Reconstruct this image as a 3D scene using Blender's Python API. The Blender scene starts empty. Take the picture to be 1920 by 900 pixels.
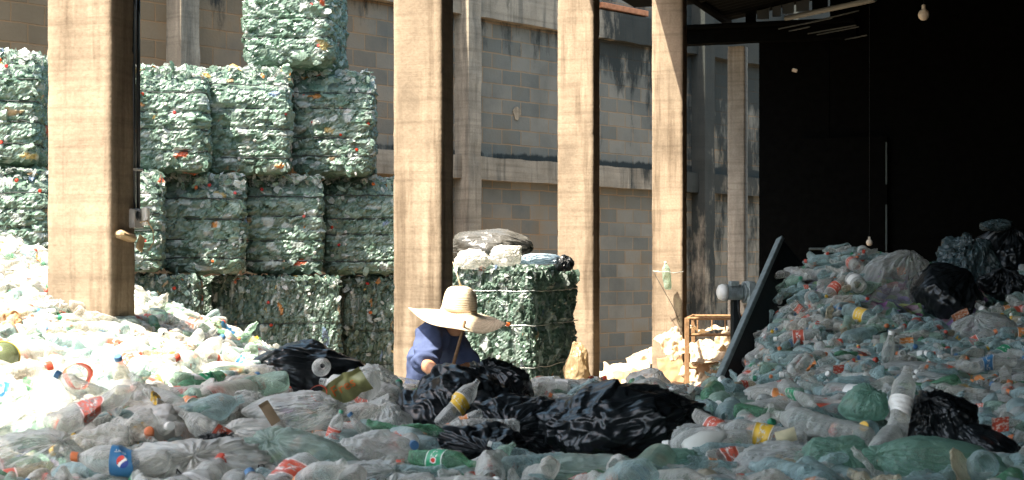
import bpy, math, random
import numpy as np
from mathutils import Vector, Matrix

random.seed(7)
RNG = np.random.default_rng(11)
SC = bpy.context.scene
COL = SC.collection
F = 3200.0          # focal length in pixels of a 1920 wide frame
CZ = 1.55           # camera height
HOR = 500.0         # row of the horizon


def P(px, py, y):
    return np.array([(px - 960) / F * y, y, CZ - (py - HOR) / F * y])


def pix(v):
    return 960 + v[0] / v[1] * F, HOR - (v[2] - CZ) / v[1] * F


# ------------------------------------------------------------------ helpers
def tag(o, label=None, cat=None, group=None, kind=None):
    if label: o['label'] = label
    if cat: o['category'] = cat
    if group: o['group'] = group
    if kind: o['kind'] = kind
    return o


def mesh(name, V, Fc, mats, midx=None, smooth=True, col=None, uv=None):
    V = np.asarray(V, dtype=np.float32)
    me = bpy.data.meshes.new(name)
    if isinstance(Fc, np.ndarray):
        n, k = Fc.shape
        me.vertices.add(len(V)); me.vertices.foreach_set('co', V.ravel())
        me.loops.add(n * k); me.loops.foreach_set('vertex_index', Fc.astype(np.int32).ravel())
        me.polygons.add(n)
        me.polygons.foreach_set('loop_start', np.arange(0, n * k, k, dtype=np.int32))
        me.update(calc_edges=True)
        me.validate()
    else:
        me.from_pydata([tuple(map(float, v)) for v in V], [], [tuple(int(i) for i in f) for f in Fc])
    for m in (mats if isinstance(mats, (list, tuple)) else [mats]):
        me.materials.append(m)
    if midx is not None:
        me.polygons.foreach_set('material_index', np.asarray(midx, dtype=np.int32))
    me.polygons.foreach_set('use_smooth', np.full(len(me.polygons), smooth))
    if col is not None:
        a = me.color_attributes.new('tint', 'FLOAT_COLOR', 'POINT')
        c = np.ones((len(V), 4), dtype=np.float32); c[:, :3] = col
        a.data.foreach_set('color', c.ravel())
    if uv is not None:
        l = me.uv_layers.new(name='uv')
        vi = np.empty(len(me.loops), dtype=np.int32); me.loops.foreach_get('vertex_index', vi)
        l.data.foreach_set('uv', np.asarray(uv, dtype=np.float32)[vi].ravel())
    me.update()
    return me


def obj(name, me, parent=None, loc=None, rot=None):
    o = bpy.data.objects.new(name, me)
    COL.objects.link(o)
    if loc is not None: o.location = [float(a) for a in loc]
    if rot is not None: o.rotation_euler = rot
    if parent: o.parent = parent
    return o


def empty(name, loc, rz=0.0):
    o = bpy.data.objects.new(name, None); COL.objects.link(o)
    o.empty_display_size = .1
    o.location = [float(a) for a in loc]; o.rotation_euler = (0, 0, rz)
    return o


class MB:
    """collects simple shapes into one mesh"""
    def __init__(s): s.V = []; s.F = []; s.n = 0
    def add(s, V, Fc):
        V = np.asarray(V, float)
        s.V.append(V); s.F += [tuple(int(i) + s.n for i in f) for f in Fc]; s.n += len(V)
    def box(s, c, size, R=None, bev=0.0):
        c = np.asarray(c, float); h = np.asarray(size, float) / 2
        b = min(bev, *(h * .9))
        V = []; idx = {}
        for sx in (-1, 1):
            for sy in (-1, 1):
                for sz in (-1, 1):
                    for ax in range(3):
                        q = np.array([sx, sy, sz]) * h
                        for k in range(3):
                            if k != ax: q[k] -= b * (sx, sy, sz)[k]
                        idx[(sx, sy, sz, ax)] = len(V); V.append(q)
        V = np.array(V)
        Fc = []
        for ax in range(3):
            u, v = [k for k in range(3) if k != ax]
            for sg in (-1, 1):
                f = []
                for a, bb in ((-1, -1), (1, -1), (1, 1), (-1, 1)):
                    t = [0, 0, 0]; t[ax] = sg; t[u] = a; t[v] = bb
                    f.append(idx[(*t, ax)])
                Fc.append(f)
        if b > 0:
            for ax in range(3):
                u, v = [k for k in range(3) if k != ax]
                for a in (-1, 1):
                    for bb in (-1, 1):
                        t0 = [0, 0, 0]; t0[u] = a; t0[v] = bb
                        t1 = list(t0); t0[ax] = -1; t1[ax] = 1
                        Fc.append([idx[(*t0, u)], idx[(*t1, u)], idx[(*t1, v)], idx[(*t0, v)]])
            for sx in (-1, 1):
                for sy in (-1, 1):
                    for sz in (-1, 1):
                        Fc.append([idx[(sx, sy, sz, k)] for k in range(3)])
        if R is not None: V = V @ np.asarray(R).T
        s.add(V + c, Fc)
        return s
    def tube(s, pts, r, n=8, cap=True):
        pts = [np.asarray(p, float) for p in pts]
        rs = r if isinstance(r, (list, tuple)) else [r] * len(pts)
        V = []; Fc = []
        up = np.array([0, 0, 1.0])
        for i, p in enumerate(pts):
            d = pts[min(i + 1, len(pts) - 1)] - pts[max(i - 1, 0)]; d = d / (np.linalg.norm(d) + 1e-9)
            a = np.cross(d, up if abs(d[2]) < .95 else np.array([1.0, 0, 0])); a /= np.linalg.norm(a)
            b = np.cross(d, a)
            for k in range(n):
                t = 2 * math.pi * k / n
                V.append(p + rs[i] * (math.cos(t) * a + math.sin(t) * b))
        for i in range(len(pts) - 1):
            for k in range(n):
                Fc.append((i * n + k, i * n + (k + 1) % n, (i + 1) * n + (k + 1) % n, (i + 1) * n + k))
        if cap:
            Fc.append(tuple(range(n))[::-1]); Fc.append(tuple((len(pts) - 1) * n + k for k in range(n)))
        s.add(V, Fc)
        return s
    def lathe(s, prof, n=24, M=None):
        V = []; Fc = []
        for (r, z) in prof:
            for k in range(n):
                t = 2 * math.pi * k / n
                V.append((max(r, 1e-4) * math.cos(t), max(r, 1e-4) * math.sin(t), z))
        for i in range(len(prof) - 1):
            for k in range(n):
                Fc.append((i * n + k, i * n + (k + 1) % n, (i + 1) * n + (k + 1) % n, (i + 1) * n + k))
        V = np.array(V)
        if M is not None: V = V @ np.asarray(M)[:3, :3].T + np.asarray(M)[:3, 3]
        s.add(V, Fc)
        return s
    def build(s, name, mat, parent=None, loc=None, rot=None, smooth=False):
        return obj(name, mesh(name, np.concatenate(s.V), s.F, mat, smooth=smooth), parent, loc, rot)


def vnoise(p, seed=0):
    p = np.asarray(p, float)
    i = np.floor(p).astype(np.int64); f = p - i; f = f * f * (3 - 2 * f)
    def h(ix, iy, iz):
        n = (ix * 374761393 + iy * 668265263 + iz * 1274126177 + seed * 144665) & 0xffffffff
        n = ((n ^ (n >> 13)) * 1274126177) & 0xffffffff
        n = (n ^ (n >> 16)) * 2246822519 & 0xffffffff
        return ((n ^ (n >> 15)) & 0xffff) / 65535.0
    r = 0
    for dx in (0, 1):
        for dy in (0, 1):
            for dz in (0, 1):
                w = (f[..., 0] if dx else 1 - f[..., 0]) * (f[..., 1] if dy else 1 - f[..., 1]) * (f[..., 2] if dz else 1 - f[..., 2])
                r = r + w * h(i[..., 0] + dx, i[..., 1] + dy, i[..., 2] + dz)
    return r


def ridged(p, seed=0):
    return 1 - np.abs(2 * vnoise(p, seed) - 1)


def grid_faces(nu, nv, wrap_u=False):
    a = np.arange(nv - 1)[:, None] * nu; b = np.arange(nu if wrap_u else nu - 1)[None, :]
    b2 = (b + 1) % nu
    q = np.stack([a + b, a + b2, a + nu + b2, a + nu + b], -1)
    return q.reshape(-1, 4)


def rotz(a):
    c, s = math.cos(a), math.sin(a)
    return np.array([[c, -s, 0], [s, c, 0], [0, 0, 1.0]])


def frame_from_axis(d, roll=0.0):
    """rotation matrix whose local z is d"""
    d = np.asarray(d, float); d = d / np.linalg.norm(d)
    a = np.cross([0, 0, 1.0], d)
    if np.linalg.norm(a) < 1e-3: a = np.array([1.0, 0, 0])
    a /= np.linalg.norm(a); b = np.cross(d, a)
    c, s = math.cos(roll), math.sin(roll)
    return np.stack([c * a + s * b, -s * a + c * b, d], 1)


# ---------------------------------------------------------------- materials
class NT:
    def __init__(s, name):
        s.m = bpy.data.materials.new(name); s.m.use_nodes = True
        s.t = s.m.node_tree; s.t.nodes.clear()
        s.out = s.n('ShaderNodeOutputMaterial')
    def n(s, t, **kw):
        x = s.t.nodes.new(t)
        for k, v in kw.items():
            if k.startswith('_'): setattr(x, k[1:], v)
            else: x.inputs[k.replace('__', ' ')].default_value = v
        return x
    def l(s, a, b): s.t.links.new(a, b)
    def coord(s, kind='Object'): return s.n('ShaderNodeTexCoord').outputs[kind]
    def noise(s, vec, scale, detail=4, rough=.55):
        x = s.n('ShaderNodeTexNoise', Scale=scale, Detail=detail, Roughness=rough)
        if vec is not None: s.l(vec, x.inputs['Vector'])
        return x.outputs['Fac']
    def ramp(s, fac, stops):
        x = s.n('ShaderNodeValToRGB'); el = x.color_ramp.elements
        while len(el) < len(stops): el.new(.5)
        for e, (p, c) in zip(el, stops):
            e.position = p; e.color = (*c, 1) if len(c) == 3 else c
        s.l(fac, x.inputs[0]); return x.outputs[0]
    def mix(s, fac, a, b, mode='MIX'):
        x = s.n('ShaderNodeMix', _data_type='RGBA', _blend_type=mode)
        for i, v in ((0, fac), (6, a), (7, b)):
            if hasattr(v, 'links') or hasattr(v, 'is_linked'): s.l(v, x.inputs[i])
            else: x.inputs[i].default_value = v if i == 0 else (*v, 1)
        return x.outputs[2]
    def math(s, op, a, b=0.0, clamp=False):
        x = s.n('ShaderNodeMath', _operation=op, _use_clamp=clamp)
        for i, v in ((0, a), (1, b)):
            if hasattr(v, 'is_linked'): s.l(v, x.inputs[i])
            else: x.inputs[i].default_value = v
        return x.outputs[0]
    def scale(s, vec, sc):
        x = s.n('ShaderNodeMapping'); x.inputs['Scale'].default_value = sc
        s.l(vec, x.inputs['Vector']); return x.outputs[0]
    def bump(s, h, strength=.5, dist=.02):
        x = s.n('ShaderNodeBump', Strength=strength, Distance=dist)
        s.l(h, x.inputs['Height']); return x.outputs[0]
    def bsdf(s, col, rough=.6, normal=None, spec=.4, metal=0.0):
        x = s.n('ShaderNodeBsdfPrincipled', Roughness=.5)
        x.inputs['Specular IOR Level'].default_value = spec
        x.inputs['Metallic'].default_value = metal
        for k, v in (('Base Color', col), ('Roughness', rough)):
            if hasattr(v, 'is_linked'): s.l(v, x.inputs[k])
            else: x.inputs[k].default_value = (*v, 1) if k == 'Base Color' else v
        if normal is not None: s.l(normal, x.inputs['Normal'])
        return x
    def mixsh(s, fac, a, b):
        x = s.n('ShaderNodeMixShader')
        if hasattr(fac, 'is_linked'): s.l(fac, x.inputs[0])
        else: x.inputs[0].default_value = fac
        s.l(a, x.inputs[1]); s.l(b, x.inputs[2]); return x.outputs[0]
    def done(s, sh):
        s.l(sh, s.out.inputs['Surface']); return s.m


def simple(name, col, rough=.6, spec=.4, metal=0, nscale=12, var=.35, bump=.2):
    t = NT(name); c = t.coord()
    n = t.noise(c, nscale, 5)
    cc = t.ramp(n, [(.25, tuple(x * (1 - var) for x in col)), (.75, tuple(min(1, x * (1 + var)) for x in col))])
    return t.done(t.bsdf(cc, rough, t.bump(n, bump, .01), spec, metal).outputs[0])


def concrete_mat(name, base, dark, streak=1.0, mould=False):
    t = NT(name); c0_ = t.coord()
    rv_ = t.n('ShaderNodeVectorMath', _operation='ADD'); oi = t.n('ShaderNodeObjectInfo')
    t.l(c0_, rv_.inputs[0]); sc_ = t.n('ShaderNodeVectorMath', _operation='SCALE'); sc_.inputs['Scale'].default_value = 37.0
    cx_ = t.n('ShaderNodeCombineXYZ'); [t.l(oi.outputs['Random'], cx_.inputs[k]) for k in range(3)]
    t.l(cx_.outputs[0], sc_.inputs[0]); t.l(sc_.outputs[0], rv_.inputs[1]); c = rv_.outputs[0]
    big = t.noise(c, 2.2, 5, .6)
    board = t.noise(t.scale(c, (.8, .8, 21)), 1.0, 4, .6)       # board-marked courses
    fine = t.noise(c, 55, 4, .6)
    strk = t.noise(t.scale(c, (9, 9, .7)), 1.0, 4, .65)
    col = t.ramp(big, [(.3, tuple(.72 * x for x in base)), (.5, base), (.72, tuple(min(1, 1.28 * x) for x in base))])
    col = t.mix(t.math('MULTIPLY', t.ramp(strk, [(.50, (0, 0, 0)), (.66, (1, 1, 1))]), .7 * streak), col, dark)
    pale = tuple(min(1, 1.5 * x) for x in base)
    col = t.mix(t.math('MULTIPLY', t.ramp(t.noise(t.scale(c, (14, 14, .9)), 1.0, 3), [(.6, (0, 0, 0)), (.72, (1, 1, 1))]), .5), col, pale)
    col = t.mix(.5, col, t.ramp(board, [(.3, (.45, .42, .40)), (.52, (1, 1, 1))]), 'MULTIPLY')
    blot = t.noise(t.scale(c, (5, 5, 2.2)), 1.0, 6, .7)
    col = t.mix(t.math('MULTIPLY', t.ramp(blot, [(.50, (0, 0, 0)), (.66, (1, 1, 1))]), .30 * streak), col, tuple(.42 * x for x in base))
    col = t.mix(.6, col, t.ramp(fine, [(.3, (.72, .70, .68)), (.6, (1, 1, 1))]), 'MULTIPLY')
    pit = t.ramp(t.n('ShaderNodeTexVoronoi', Scale=38).outputs['Distance'], [(.05, (0, 0, 0)), (.16, (1, 1, 1))])
    h = t.math('ADD', t.math('MULTIPLY', board, .5), t.math('ADD', t.math('MULTIPLY', fine, .45), t.math('ADD', t.math('MULTIPLY', pit, .5), t.math('MULTIPLY', big, .9))))
    if mould:
        sp = t.n('ShaderNodeSeparateXYZ'); t.l(c0_, sp.inputs[0])
        mn = t.noise(t.scale(c, (3.2, 3.2, .9)), 1.0, 7, .7)
        a = t.ramp(t.math('MULTIPLY', sp.outputs[0], .1), [(.10, (0, 0, 0)), (.36, (.46,) * 3)])
        b = t.ramp(t.math('MULTIPLY', sp.outputs[2], .1), [(.20, (0, 0, 0)), (.5, (.30,) * 3)])
        k = t.ramp(t.math('ADD', t.math('ADD', mn, a), b), [(.86, (0, 0, 0)), (1.0, (1, 1, 1))])
        col = t.mix(t.math('MULTIPLY', k, .93), col, (.014, .02, .02))
    return t.done(t.bsdf(col, .85, t.bump(h, .38, .012), .2).outputs[0])


def block_mat():
    t = NT('concrete_blocks'); c = t.coord()
    xz = t.n('ShaderNodeSeparateXYZ'); t.l(c, xz.inputs[0])
    v = t.n('ShaderNodeCombineXYZ'); t.l(xz.outputs[0], v.inputs[0]); t.l(xz.outputs[2], v.inputs[1])
    nz = t.n('ShaderNodeTexNoise', Scale=3.0, Detail=3.0); t.l(c, nz.inputs['Vector'])
    vv = t.n('ShaderNodeVectorMath', _operation='MULTIPLY_ADD')
    t.l(nz.outputs['Color'], vv.inputs[0]); vv.inputs[1].default_value = (.022, .022, 0); t.l(v.outputs[0], vv.inputs[2])
    b = t.n('ShaderNodeTexBrick', Scale=1.0)
    b.offset = .5
    b.inputs['Color1'].default_value = (.128, .130, .114, 1); b.inputs['Color2'].default_value = (.212, .198, .163, 1)
    b.inputs['Mortar'].default_value = (.25, .185, .12, 1)
    b.inputs['Mortar Size'].default_value = .010; b.inputs['Mortar Smooth'].default_value = .35
    b.inputs['Bias'].default_value = -.1
    b.inputs['Brick Width'].default_value = .40; b.inputs['Row Height'].default_value = .20
    t.l(vv.outputs[0], b.inputs['Vector'])
    n1 = t.noise(c, 1.1, 5, .6)
    col = t.mix(.7, b.outputs['Color'], t.ramp(n1, [(.3, (.55, .58, .60)), (.52, (1, 1, 1)), (.72, (1.0, .80, .58))]), 'MULTIPLY')
    # warm tan of grazing sun painted towards the left-hand end; browner towards its foot
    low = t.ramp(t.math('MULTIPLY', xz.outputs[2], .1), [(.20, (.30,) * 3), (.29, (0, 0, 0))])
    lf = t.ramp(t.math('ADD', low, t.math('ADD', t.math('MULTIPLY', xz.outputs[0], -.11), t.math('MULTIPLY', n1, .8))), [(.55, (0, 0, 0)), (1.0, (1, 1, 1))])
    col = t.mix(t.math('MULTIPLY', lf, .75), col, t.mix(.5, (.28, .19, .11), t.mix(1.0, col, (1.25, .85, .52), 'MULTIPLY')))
    # black mould running down from the two beams
    mould_n = t.noise(t.scale(c, (2.4, 2.4, .8)), 1.0, 7, .72)
    hz = t.ramp(t.math('MULTIPLY', xz.outputs[2], .1), [(.26, (.05,) * 3), (.298, (.30,) * 3), (.302, (.85,) * 3), (.312, (.16,) * 3), (.40, (.18,) * 3), (.475, (.52,) * 3), (.50, (.42,) * 3)])
    rt = t.ramp(t.math('MULTIPLY', xz.outputs[0], .1), [(0, (.17,) * 3), (.16, (.30,) * 3), (.30, (.40,) * 3), (.42, (.66,) * 3)])
    mk = t.ramp(t.math('ADD', t.math('ADD', mould_n, t.math('MULTIPLY', hz, .55)), t.math('MULTIPLY', rt, .55)), [(.86, (0, 0, 0)), (.98, (1, 1, 1))])
    col = t.mix(t.math('MULTIPLY', mk, .92), col, (.018, .024, .024))
    h = t.math('ADD', t.math('MULTIPLY', b.outputs['Fac'], -.8), t.math('MULTIPLY', t.noise(c, 28, 5), .5))
    return t.done(t.bsdf(col, .9, t.bump(h, .7, .015), .15).outputs[0])


def plastic(name, src, base_mul=1.0, op=(.28, .92), rough=.16, trans=.35, bscale=30, bstr=.35, colmul=None, nvar=True):
    """thin clear plastic: see-through face on, milkier where the wall is seen edge on"""
    t = NT(name); c = t.coord()
    if src == 'object': col = t.n('ShaderNodeObjectInfo').outputs['Color']
    elif src == 'attr':
        a = t.n('ShaderNodeAttribute'); a.attribute_name = 'tint'; col = a.outputs['Color']
    else:
        x = t.n('ShaderNodeRGB'); x.outputs[0].default_value = (*src, 1); col = x.outputs[0]
    nz = t.noise(c, bscale, 5, .6)
    if nvar:
        col = t.mix(.8, col, t.ramp(t.noise(c, bscale * .3, 4), [(.3, (.62, .62, .60)), (.6, (1, 1, 1))]), 'MULTIPLY')
    nm = t.bump(nz, bstr, .02)
    lw = t.n('ShaderNodeLayerWeight', Blend=.45); t.l(nm, lw.inputs['Normal'])
    fac = t.n('ShaderNodeMapRange'); t.l(lw.outputs['Facing'], fac.inputs[0])
    fac.inputs[3].default_value = op[0]; fac.inputs[4].default_value = op[1]
    p = t.bsdf(col, rough, nm, .8)
    tr = t.n('ShaderNodeBsdfTranslucent'); t.l(col, tr.inputs['Color']); t.l(nm, tr.inputs['Normal'])
    body = t.mixsh(trans, p.outputs[0], tr.outputs[0])
    tp = t.n('ShaderNodeBsdfTransparent')
    t.l(t.mix(.55, (1, 1, 1), col), tp.inputs['Color'])
    return t.done(t.mixsh(fac.outputs[0], tp.outputs[0], body))


def attr_mat(name, rough=.35, spec=.5, bscale=25, bstr=.5, trans=.0, var=.35):
    t = NT(name); c = t.coord()
    a = t.n('ShaderNodeAttribute'); a.attribute_name = 'tint'; col = a.outputs['Color']
    n = t.noise(c, bscale, 5, .65)
    col = t.mix(.8, col, t.ramp(t.noise(c, bscale * .6, 4), [(.3, (1 - var,) * 3), (.62, (1, 1, 1))]), 'MULTIPLY')
    nm = t.bump(n, bstr, .02)
    rr = t.math('ADD', t.math('MULTIPLY', t.noise(c, bscale * .4, 2), .35), rough - .17)
    p = t.bsdf(col, rr, nm, spec)
    sh = p.outputs[0]
    if trans:
        tr = t.n('ShaderNodeBsdfTranslucent'); t.l(col, tr.inputs['Color']); t.l(nm, tr.inputs['Normal'])
        sh = t.mixsh(trans, sh, tr.outputs[0])
    return t.done(sh)


def label_mat():
    """printed wrapper: the object's colour, pale bands and blocks like lettering"""
    t = NT('printed_label')
    col = t.n('ShaderNodeObjectInfo').outputs['Color']
    uv = t.coord('UV')
    sep = t.n('ShaderNodeSeparateXYZ'); t.l(uv, sep.inputs[0])
    wav = t.n('ShaderNodeTexNoise', Scale=1.0, Detail=1.0); t.l(t.scale(uv, (9, 3, 1)), wav.inputs['Vector'])
    let = t.noise(t.scale(uv, (16, 7, 1)), 1.0, 2)
    band = t.ramp(sep.outputs[1], [(.28, (0, 0, 0)), (.34, (1, 1, 1)), (.66, (1, 1, 1)), (.72, (0, 0, 0))])
    m = t.math('MULTIPLY', t.ramp(let, [(.53, (0, 0, 0)), (.57, (1, 1, 1))]), band)
    edge = t.ramp(sep.outputs[1], [(.04, (1, 1, 1)), (.07, (0, 0, 0)), (.93, (0, 0, 0)), (.96, (1, 1, 1))])
    c2 = t.mix(t.math('MULTIPLY', t.math('MAXIMUM', m, edge), .8), col, (.75, .72, .66))
    n = t.noise(t.coord(), 60, 4)
    return t.done(t.bsdf(c2, .35, t.bump(n, .3, .01), .4).outputs[0])


M = {}
M['column'] = concrete_mat('board_marked_concrete', (.27, .21, .145), (.10, .07, .043))
M['pilaster'] = concrete_mat('weathered_concrete', (.38, .30, .205), (.07, .07, .06), 1.0)
M['wall_concrete'] = concrete_mat('mouldy_concrete', (.27, .235, .18), (.07, .07, .06), .8, True)
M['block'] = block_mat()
M['shade_black'] = simple('shed_shade_black', (.0035, .004, .004), .95, .02, bump=.3)  # near-black colour paints the shed's unlit gloom onto walls, beam and door
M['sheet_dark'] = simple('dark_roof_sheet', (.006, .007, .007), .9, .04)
M['sheet_pale'] = simple('pale_roof_sheet', (.30, .33, .32), .55, .4, var=.5, nscale=5)
M['steel_dark'] = simple('dark_painted_steel', (.010, .013, .014), .6, .25, nscale=20)
M['steel_edge'] = simple('lit_steel_edge', (.17, .21, .21), .5, .5, .3, nscale=20)  # paler than the plate, standing in for light on its edge
M['rust'] = simple('rusty_steel', (.27, .155, .075), .75, .3, .1, nscale=30)
M['pvc_black'] = simple('black_conduit', (.012, .016, .018), .4, .5)
M['grey_box'] = simple('grey_plastic_box', (.32, .31, .29), .5, .4)
M['tan_plastic'] = simple('yellowed_plastic', (.42, .30, .17), .5, .4)
M['white_lamp'] = simple('white_globe', (.80, .70, .56), .35, .4, var=.08, bump=.05)
M['motor'] = simple('motor_casting', (.25, .29, .29), .45, .5, .2, nscale=30)
M['motor_white'] = simple('motor_fan_cover', (.80, .78, .72), .4, .5, var=.1)
M['ground'] = simple('dirt_yard', (.21, .16, .11), .95, .1, nscale=3, bump=.6)
M['straw'] = None
M['fibre'] = plastic('dusty_fibreglass_sheet', (.16, .17, .16), op=(.9, 1.0), rough=.5, trans=.55, bscale=6, bstr=.2)
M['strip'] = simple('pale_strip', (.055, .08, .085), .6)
M['light_streak'] = simple('grey_light_streak', (.07, .085, .085), .6)  # tone of daylight seen through the roof gaps
M['skin'] = simple('skin', (.40, .20, .115), .55, .35, nscale=40, var=.12, bump=.05)
M['shirt'] = simple('navy_cotton_shirt', (.066, .086, .165), .85, .1, nscale=18, var=.2, bump=.5)
M['trousers'] = simple('grey_work_trousers', (.06, .06, .065), .9, .1)
M['hair'] = simple('dark_hair', (.012, .010, .009), .6, .3)
M['wood'] = simple('wooden_stick', (.20, .125, .07), .7, .2, nscale=40)
M['card'] = simple('brown_cardboard', (.34, .215, .115), .85, .15, nscale=8, var=.2, bump=.3)
M['paper'] = simple('pale_wrapping_paper', (.52, .41, .28), .8, .2, nscale=9, var=.3, bump=.6)
M['wire_dark'] = simple('baling_wire', (.03, .035, .033), .5, .5, .6)
M['wire_pale'] = simple('shiny_baling_wire', (.55, .58, .56), .35, .5, .5)
M['bottle'] = plastic('clear_bottle_plastic', 'object', op=(.16, .97), rough=.07, trans=.35, bscale=40, bstr=.45)
M['bottle_heap'] = plastic('heap_bottle_plastic', 'attr', op=(.20, .97), rough=.07, trans=.35, bscale=40, bstr=.45)
M['opaque_heap'] = attr_mat('heap_caps_and_wrappers', .4, .45, 40, .3, 0, .3)
M['cap'] = None
M['label'] = label_mat()
M['bale'] = attr_mat('pressed_bottles', .24, .75, 30, .3, .42, .32)
M['film_black'] = None
M['heap'] = None


def straw_mat():
    t = NT('woven_straw'); c = t.coord()
    sep = t.n('ShaderNodeSeparateXYZ'); t.l(c, sep.inputs[0])
    r = t.math('SQRT', t.math('ADD', t.math('MULTIPLY', sep.outputs[0], sep.outputs[0]), t.math('MULTIPLY', sep.outputs[1], sep.outputs[1])))
    ph = t.math('MULTIPLY', t.math('ADD', r, t.math('MULTIPLY', sep.outputs[2], .9)), 640)
    w = t.math('ADD', t.math('MULTIPLY', t.math('SINE', ph), .5), .5)
    n = t.noise(c, 90, 4)
    col = t.mix(w, (.66, .53, .36), (.76, .64, .46))
    col = t.mix(.5, col, t.ramp(n, [(.3, (.62, .6, .56)), (.6, (1, 1, 1))]), 'MULTIPLY')
    tr = t.n('ShaderNodeBsdfTranslucent'); t.l(col, tr.inputs['Color'])
    return t.done(t.mixsh(.15, t.bsdf(col, .7, t.bump(t.math('ADD', w, n), .3, .003), .25).outputs[0], tr.outputs[0]))


def cap_mat():
    t = NT('moulded_cap')
    col = t.n('ShaderNodeObjectInfo').outputs['Color']
    return t.done(t.bsdf(col, .35, None, .5).outputs[0])


def black_film():
    t = NT('black_bin_film'); c = t.coord()
    n = t.noise(c, 14, 4, .5); v = t.n('ShaderNodeTexVoronoi', Scale=15.0, _feature='DISTANCE_TO_EDGE'); t.l(c, v.inputs['Vector'])
    h = t.math('ADD', t.math('MULTIPLY', n, 1.0), t.math('MULTIPLY', v.outputs[0], -.5))
    return t.done(t.bsdf((.007, .009, .010), .29, t.bump(h, .08, .03), .42).outputs[0])


def heap_mat():
    t = NT('mixed_plastic_underlayer'); c = t.coord()
    n = t.noise(c, 9, 5, .6); v = t.n('ShaderNodeTexVoronoi', Scale=16.0); t.l(c, v.inputs['Vector'])
    col = t.mix(.75, t.ramp(n, [(.3, (.05, .055, .055)), (.52, (.19, .20, .195)), (.7, (.40, .41, .39))]), v.outputs['Color'], 'SOFT_LIGHT')
    h = t.math('ADD', n, t.math('MULTIPLY', v.outputs['Distance'], .8))
    return t.done(t.bsdf(col, .5, t.bump(h, 1.0, .05), .4).outputs[0])


M['straw'] = straw_mat(); M['cap'] = cap_mat(); M['film_black'] = black_film(); M['heap'] = heap_mat()
M['film_clear'] = plastic('clear_bag_film', (.84, .85, .81), op=(.20, .88), rough=.10, trans=.4, bscale=14, bstr=.35)
M['film_white'] = plastic('milky_bag_film', (.82, .81, .76), op=(.62, .96), rough=.22, trans=.4, bscale=12, bstr=.35)
M['film_mint'] = plastic('pale_green_bag_film', (.58, .70, .62), op=(.34, .88), rough=.16, trans=.4, bscale=20, bstr=.6)
M['film_green'] = plastic('green_bag_film', (.34, .58, .46), op=(.34, .88), rough=.2, trans=.4, bscale=20, bstr=.6)
M['film_smoke'] = plastic('smoky_grey_bag_film', (.15, .145, .13), op=(.62, .97), rough=.2, trans=.25, bscale=20, bstr=.5)
M['film_tan'] = plastic('tan_bag_film', (.62, .46, .26), op=(.75, .98), rough=.35, trans=.4, bscale=14, bstr=.6)
M['film_teal'] = plastic('blue_grey_bag_film', (.09, .14, .15), op=(.6, .96), rough=.2, trans=.25, bscale=18, bstr=.6)

# ------------------------------------------------------------ camera, light
cam_d = bpy.data.cameras.new('camera'); cam = bpy.data.objects.new('camera', cam_d); COL.objects.link(cam)
cam.location = (0, 0, CZ); cam.rotation_euler = (math.pi / 2, 0, 0)
cam_d.sensor_width = 36; cam_d.lens = F / 1920 * 36
cam_d.shift_y = (HOR - 450) / 1920
cam_d.clip_start = .1; cam_d.clip_end = 500
cam_d.dof.use_dof = True; cam_d.dof.focus_distance = 9.5; cam_d.dof.aperture_fstop = 10
SC.camera = cam

L = Vector((.405, .391, -1.0)).normalized()
sun_d = bpy.data.lights.new('sun', 'SUN'); sun = bpy.data.objects.new('sun', sun_d); COL.objects.link(sun)
sun.rotation_euler = L.to_track_quat('-Z', 'Y').to_euler(); sun.location = (-6, -6, 15)
sun_d.energy = 5.0; sun_d.angle = math.radians(.5); sun_d.color = (1.0, .92, .78)
w = bpy.data.worlds.new('World'); SC.world = w; w.use_nodes = True
sky = w.node_tree.nodes.new('ShaderNodeTexSky'); sky.sky_type = 'NISHITA'; sky.sun_disc = False
sky.sun_elevation = math.asin(-L.z); sky.sun_rotation = math.atan2(-L.x, -L.y)
bg = w.node_tree.nodes['Background']; bg.inputs['Strength'].default_value = .15
sky.dust_density = 3.5; sky.air_density = .8
hs = w.node_tree.nodes.new('ShaderNodeHueSaturation'); hs.inputs['Saturation'].default_value = 1.0; hs.inputs['Hue'].default_value = .468
w.node_tree.links.new(sky.outputs[0], hs.inputs['Color']); w.node_tree.links.new(hs.outputs[0], bg.inputs['Color'])
SC.view_settings.view_transform = 'Standard'; SC.view_settings.look = 'None'
SC.view_settings.exposure = 2.05; SC.view_settings.gamma = 1
SC.render.engine = 'CYCLES'
SC.cycles.transparent_max_bounces = 24; SC.cycles.max_bounces = 7; SC.cycles.diffuse_bounces = 4
SC.cycles.transmission_bounces = 4; SC.cycles.caustics_reflective = False; SC.cycles.caustics_refractive = False
SC.cycles.sample_clamp_indirect = 4
try:
    SC.cycles.use_denoising = True; SC.cycles.denoiser = 'OPENIMAGEDENOISE'
except Exception:
    pass

# ------------------------------------------------------------------ setting
gv = []
n = 41
xs = np.concatenate([np.linspace(-150, -15, 8), np.linspace(-12, 15, 60), np.linspace(20, 150, 8)])
ys = np.concatenate([np.linspace(-150, -10, 8), np.linspace(-6, 32, 70), np.linspace(40, 200, 8)])
X, Y = np.meshgrid(xs, ys)
Z = (vnoise(np.stack([X * .9, Y * .9, X * 0], -1), 3) - .5) * .05
tag(obj('ground', mesh('ground', np.stack([X, Y, Z], -1).reshape(-1, 3), grid_faces(len(xs), len(ys)), M['ground'])), kind='structure')

U2 = np.array([.318, .948]); E2 = np.array([.948, -.318]); YAW = math.atan2(E2[1], E2[0])
U = np.array([*U2, 0]); E = np.array([*E2, 0])


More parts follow.
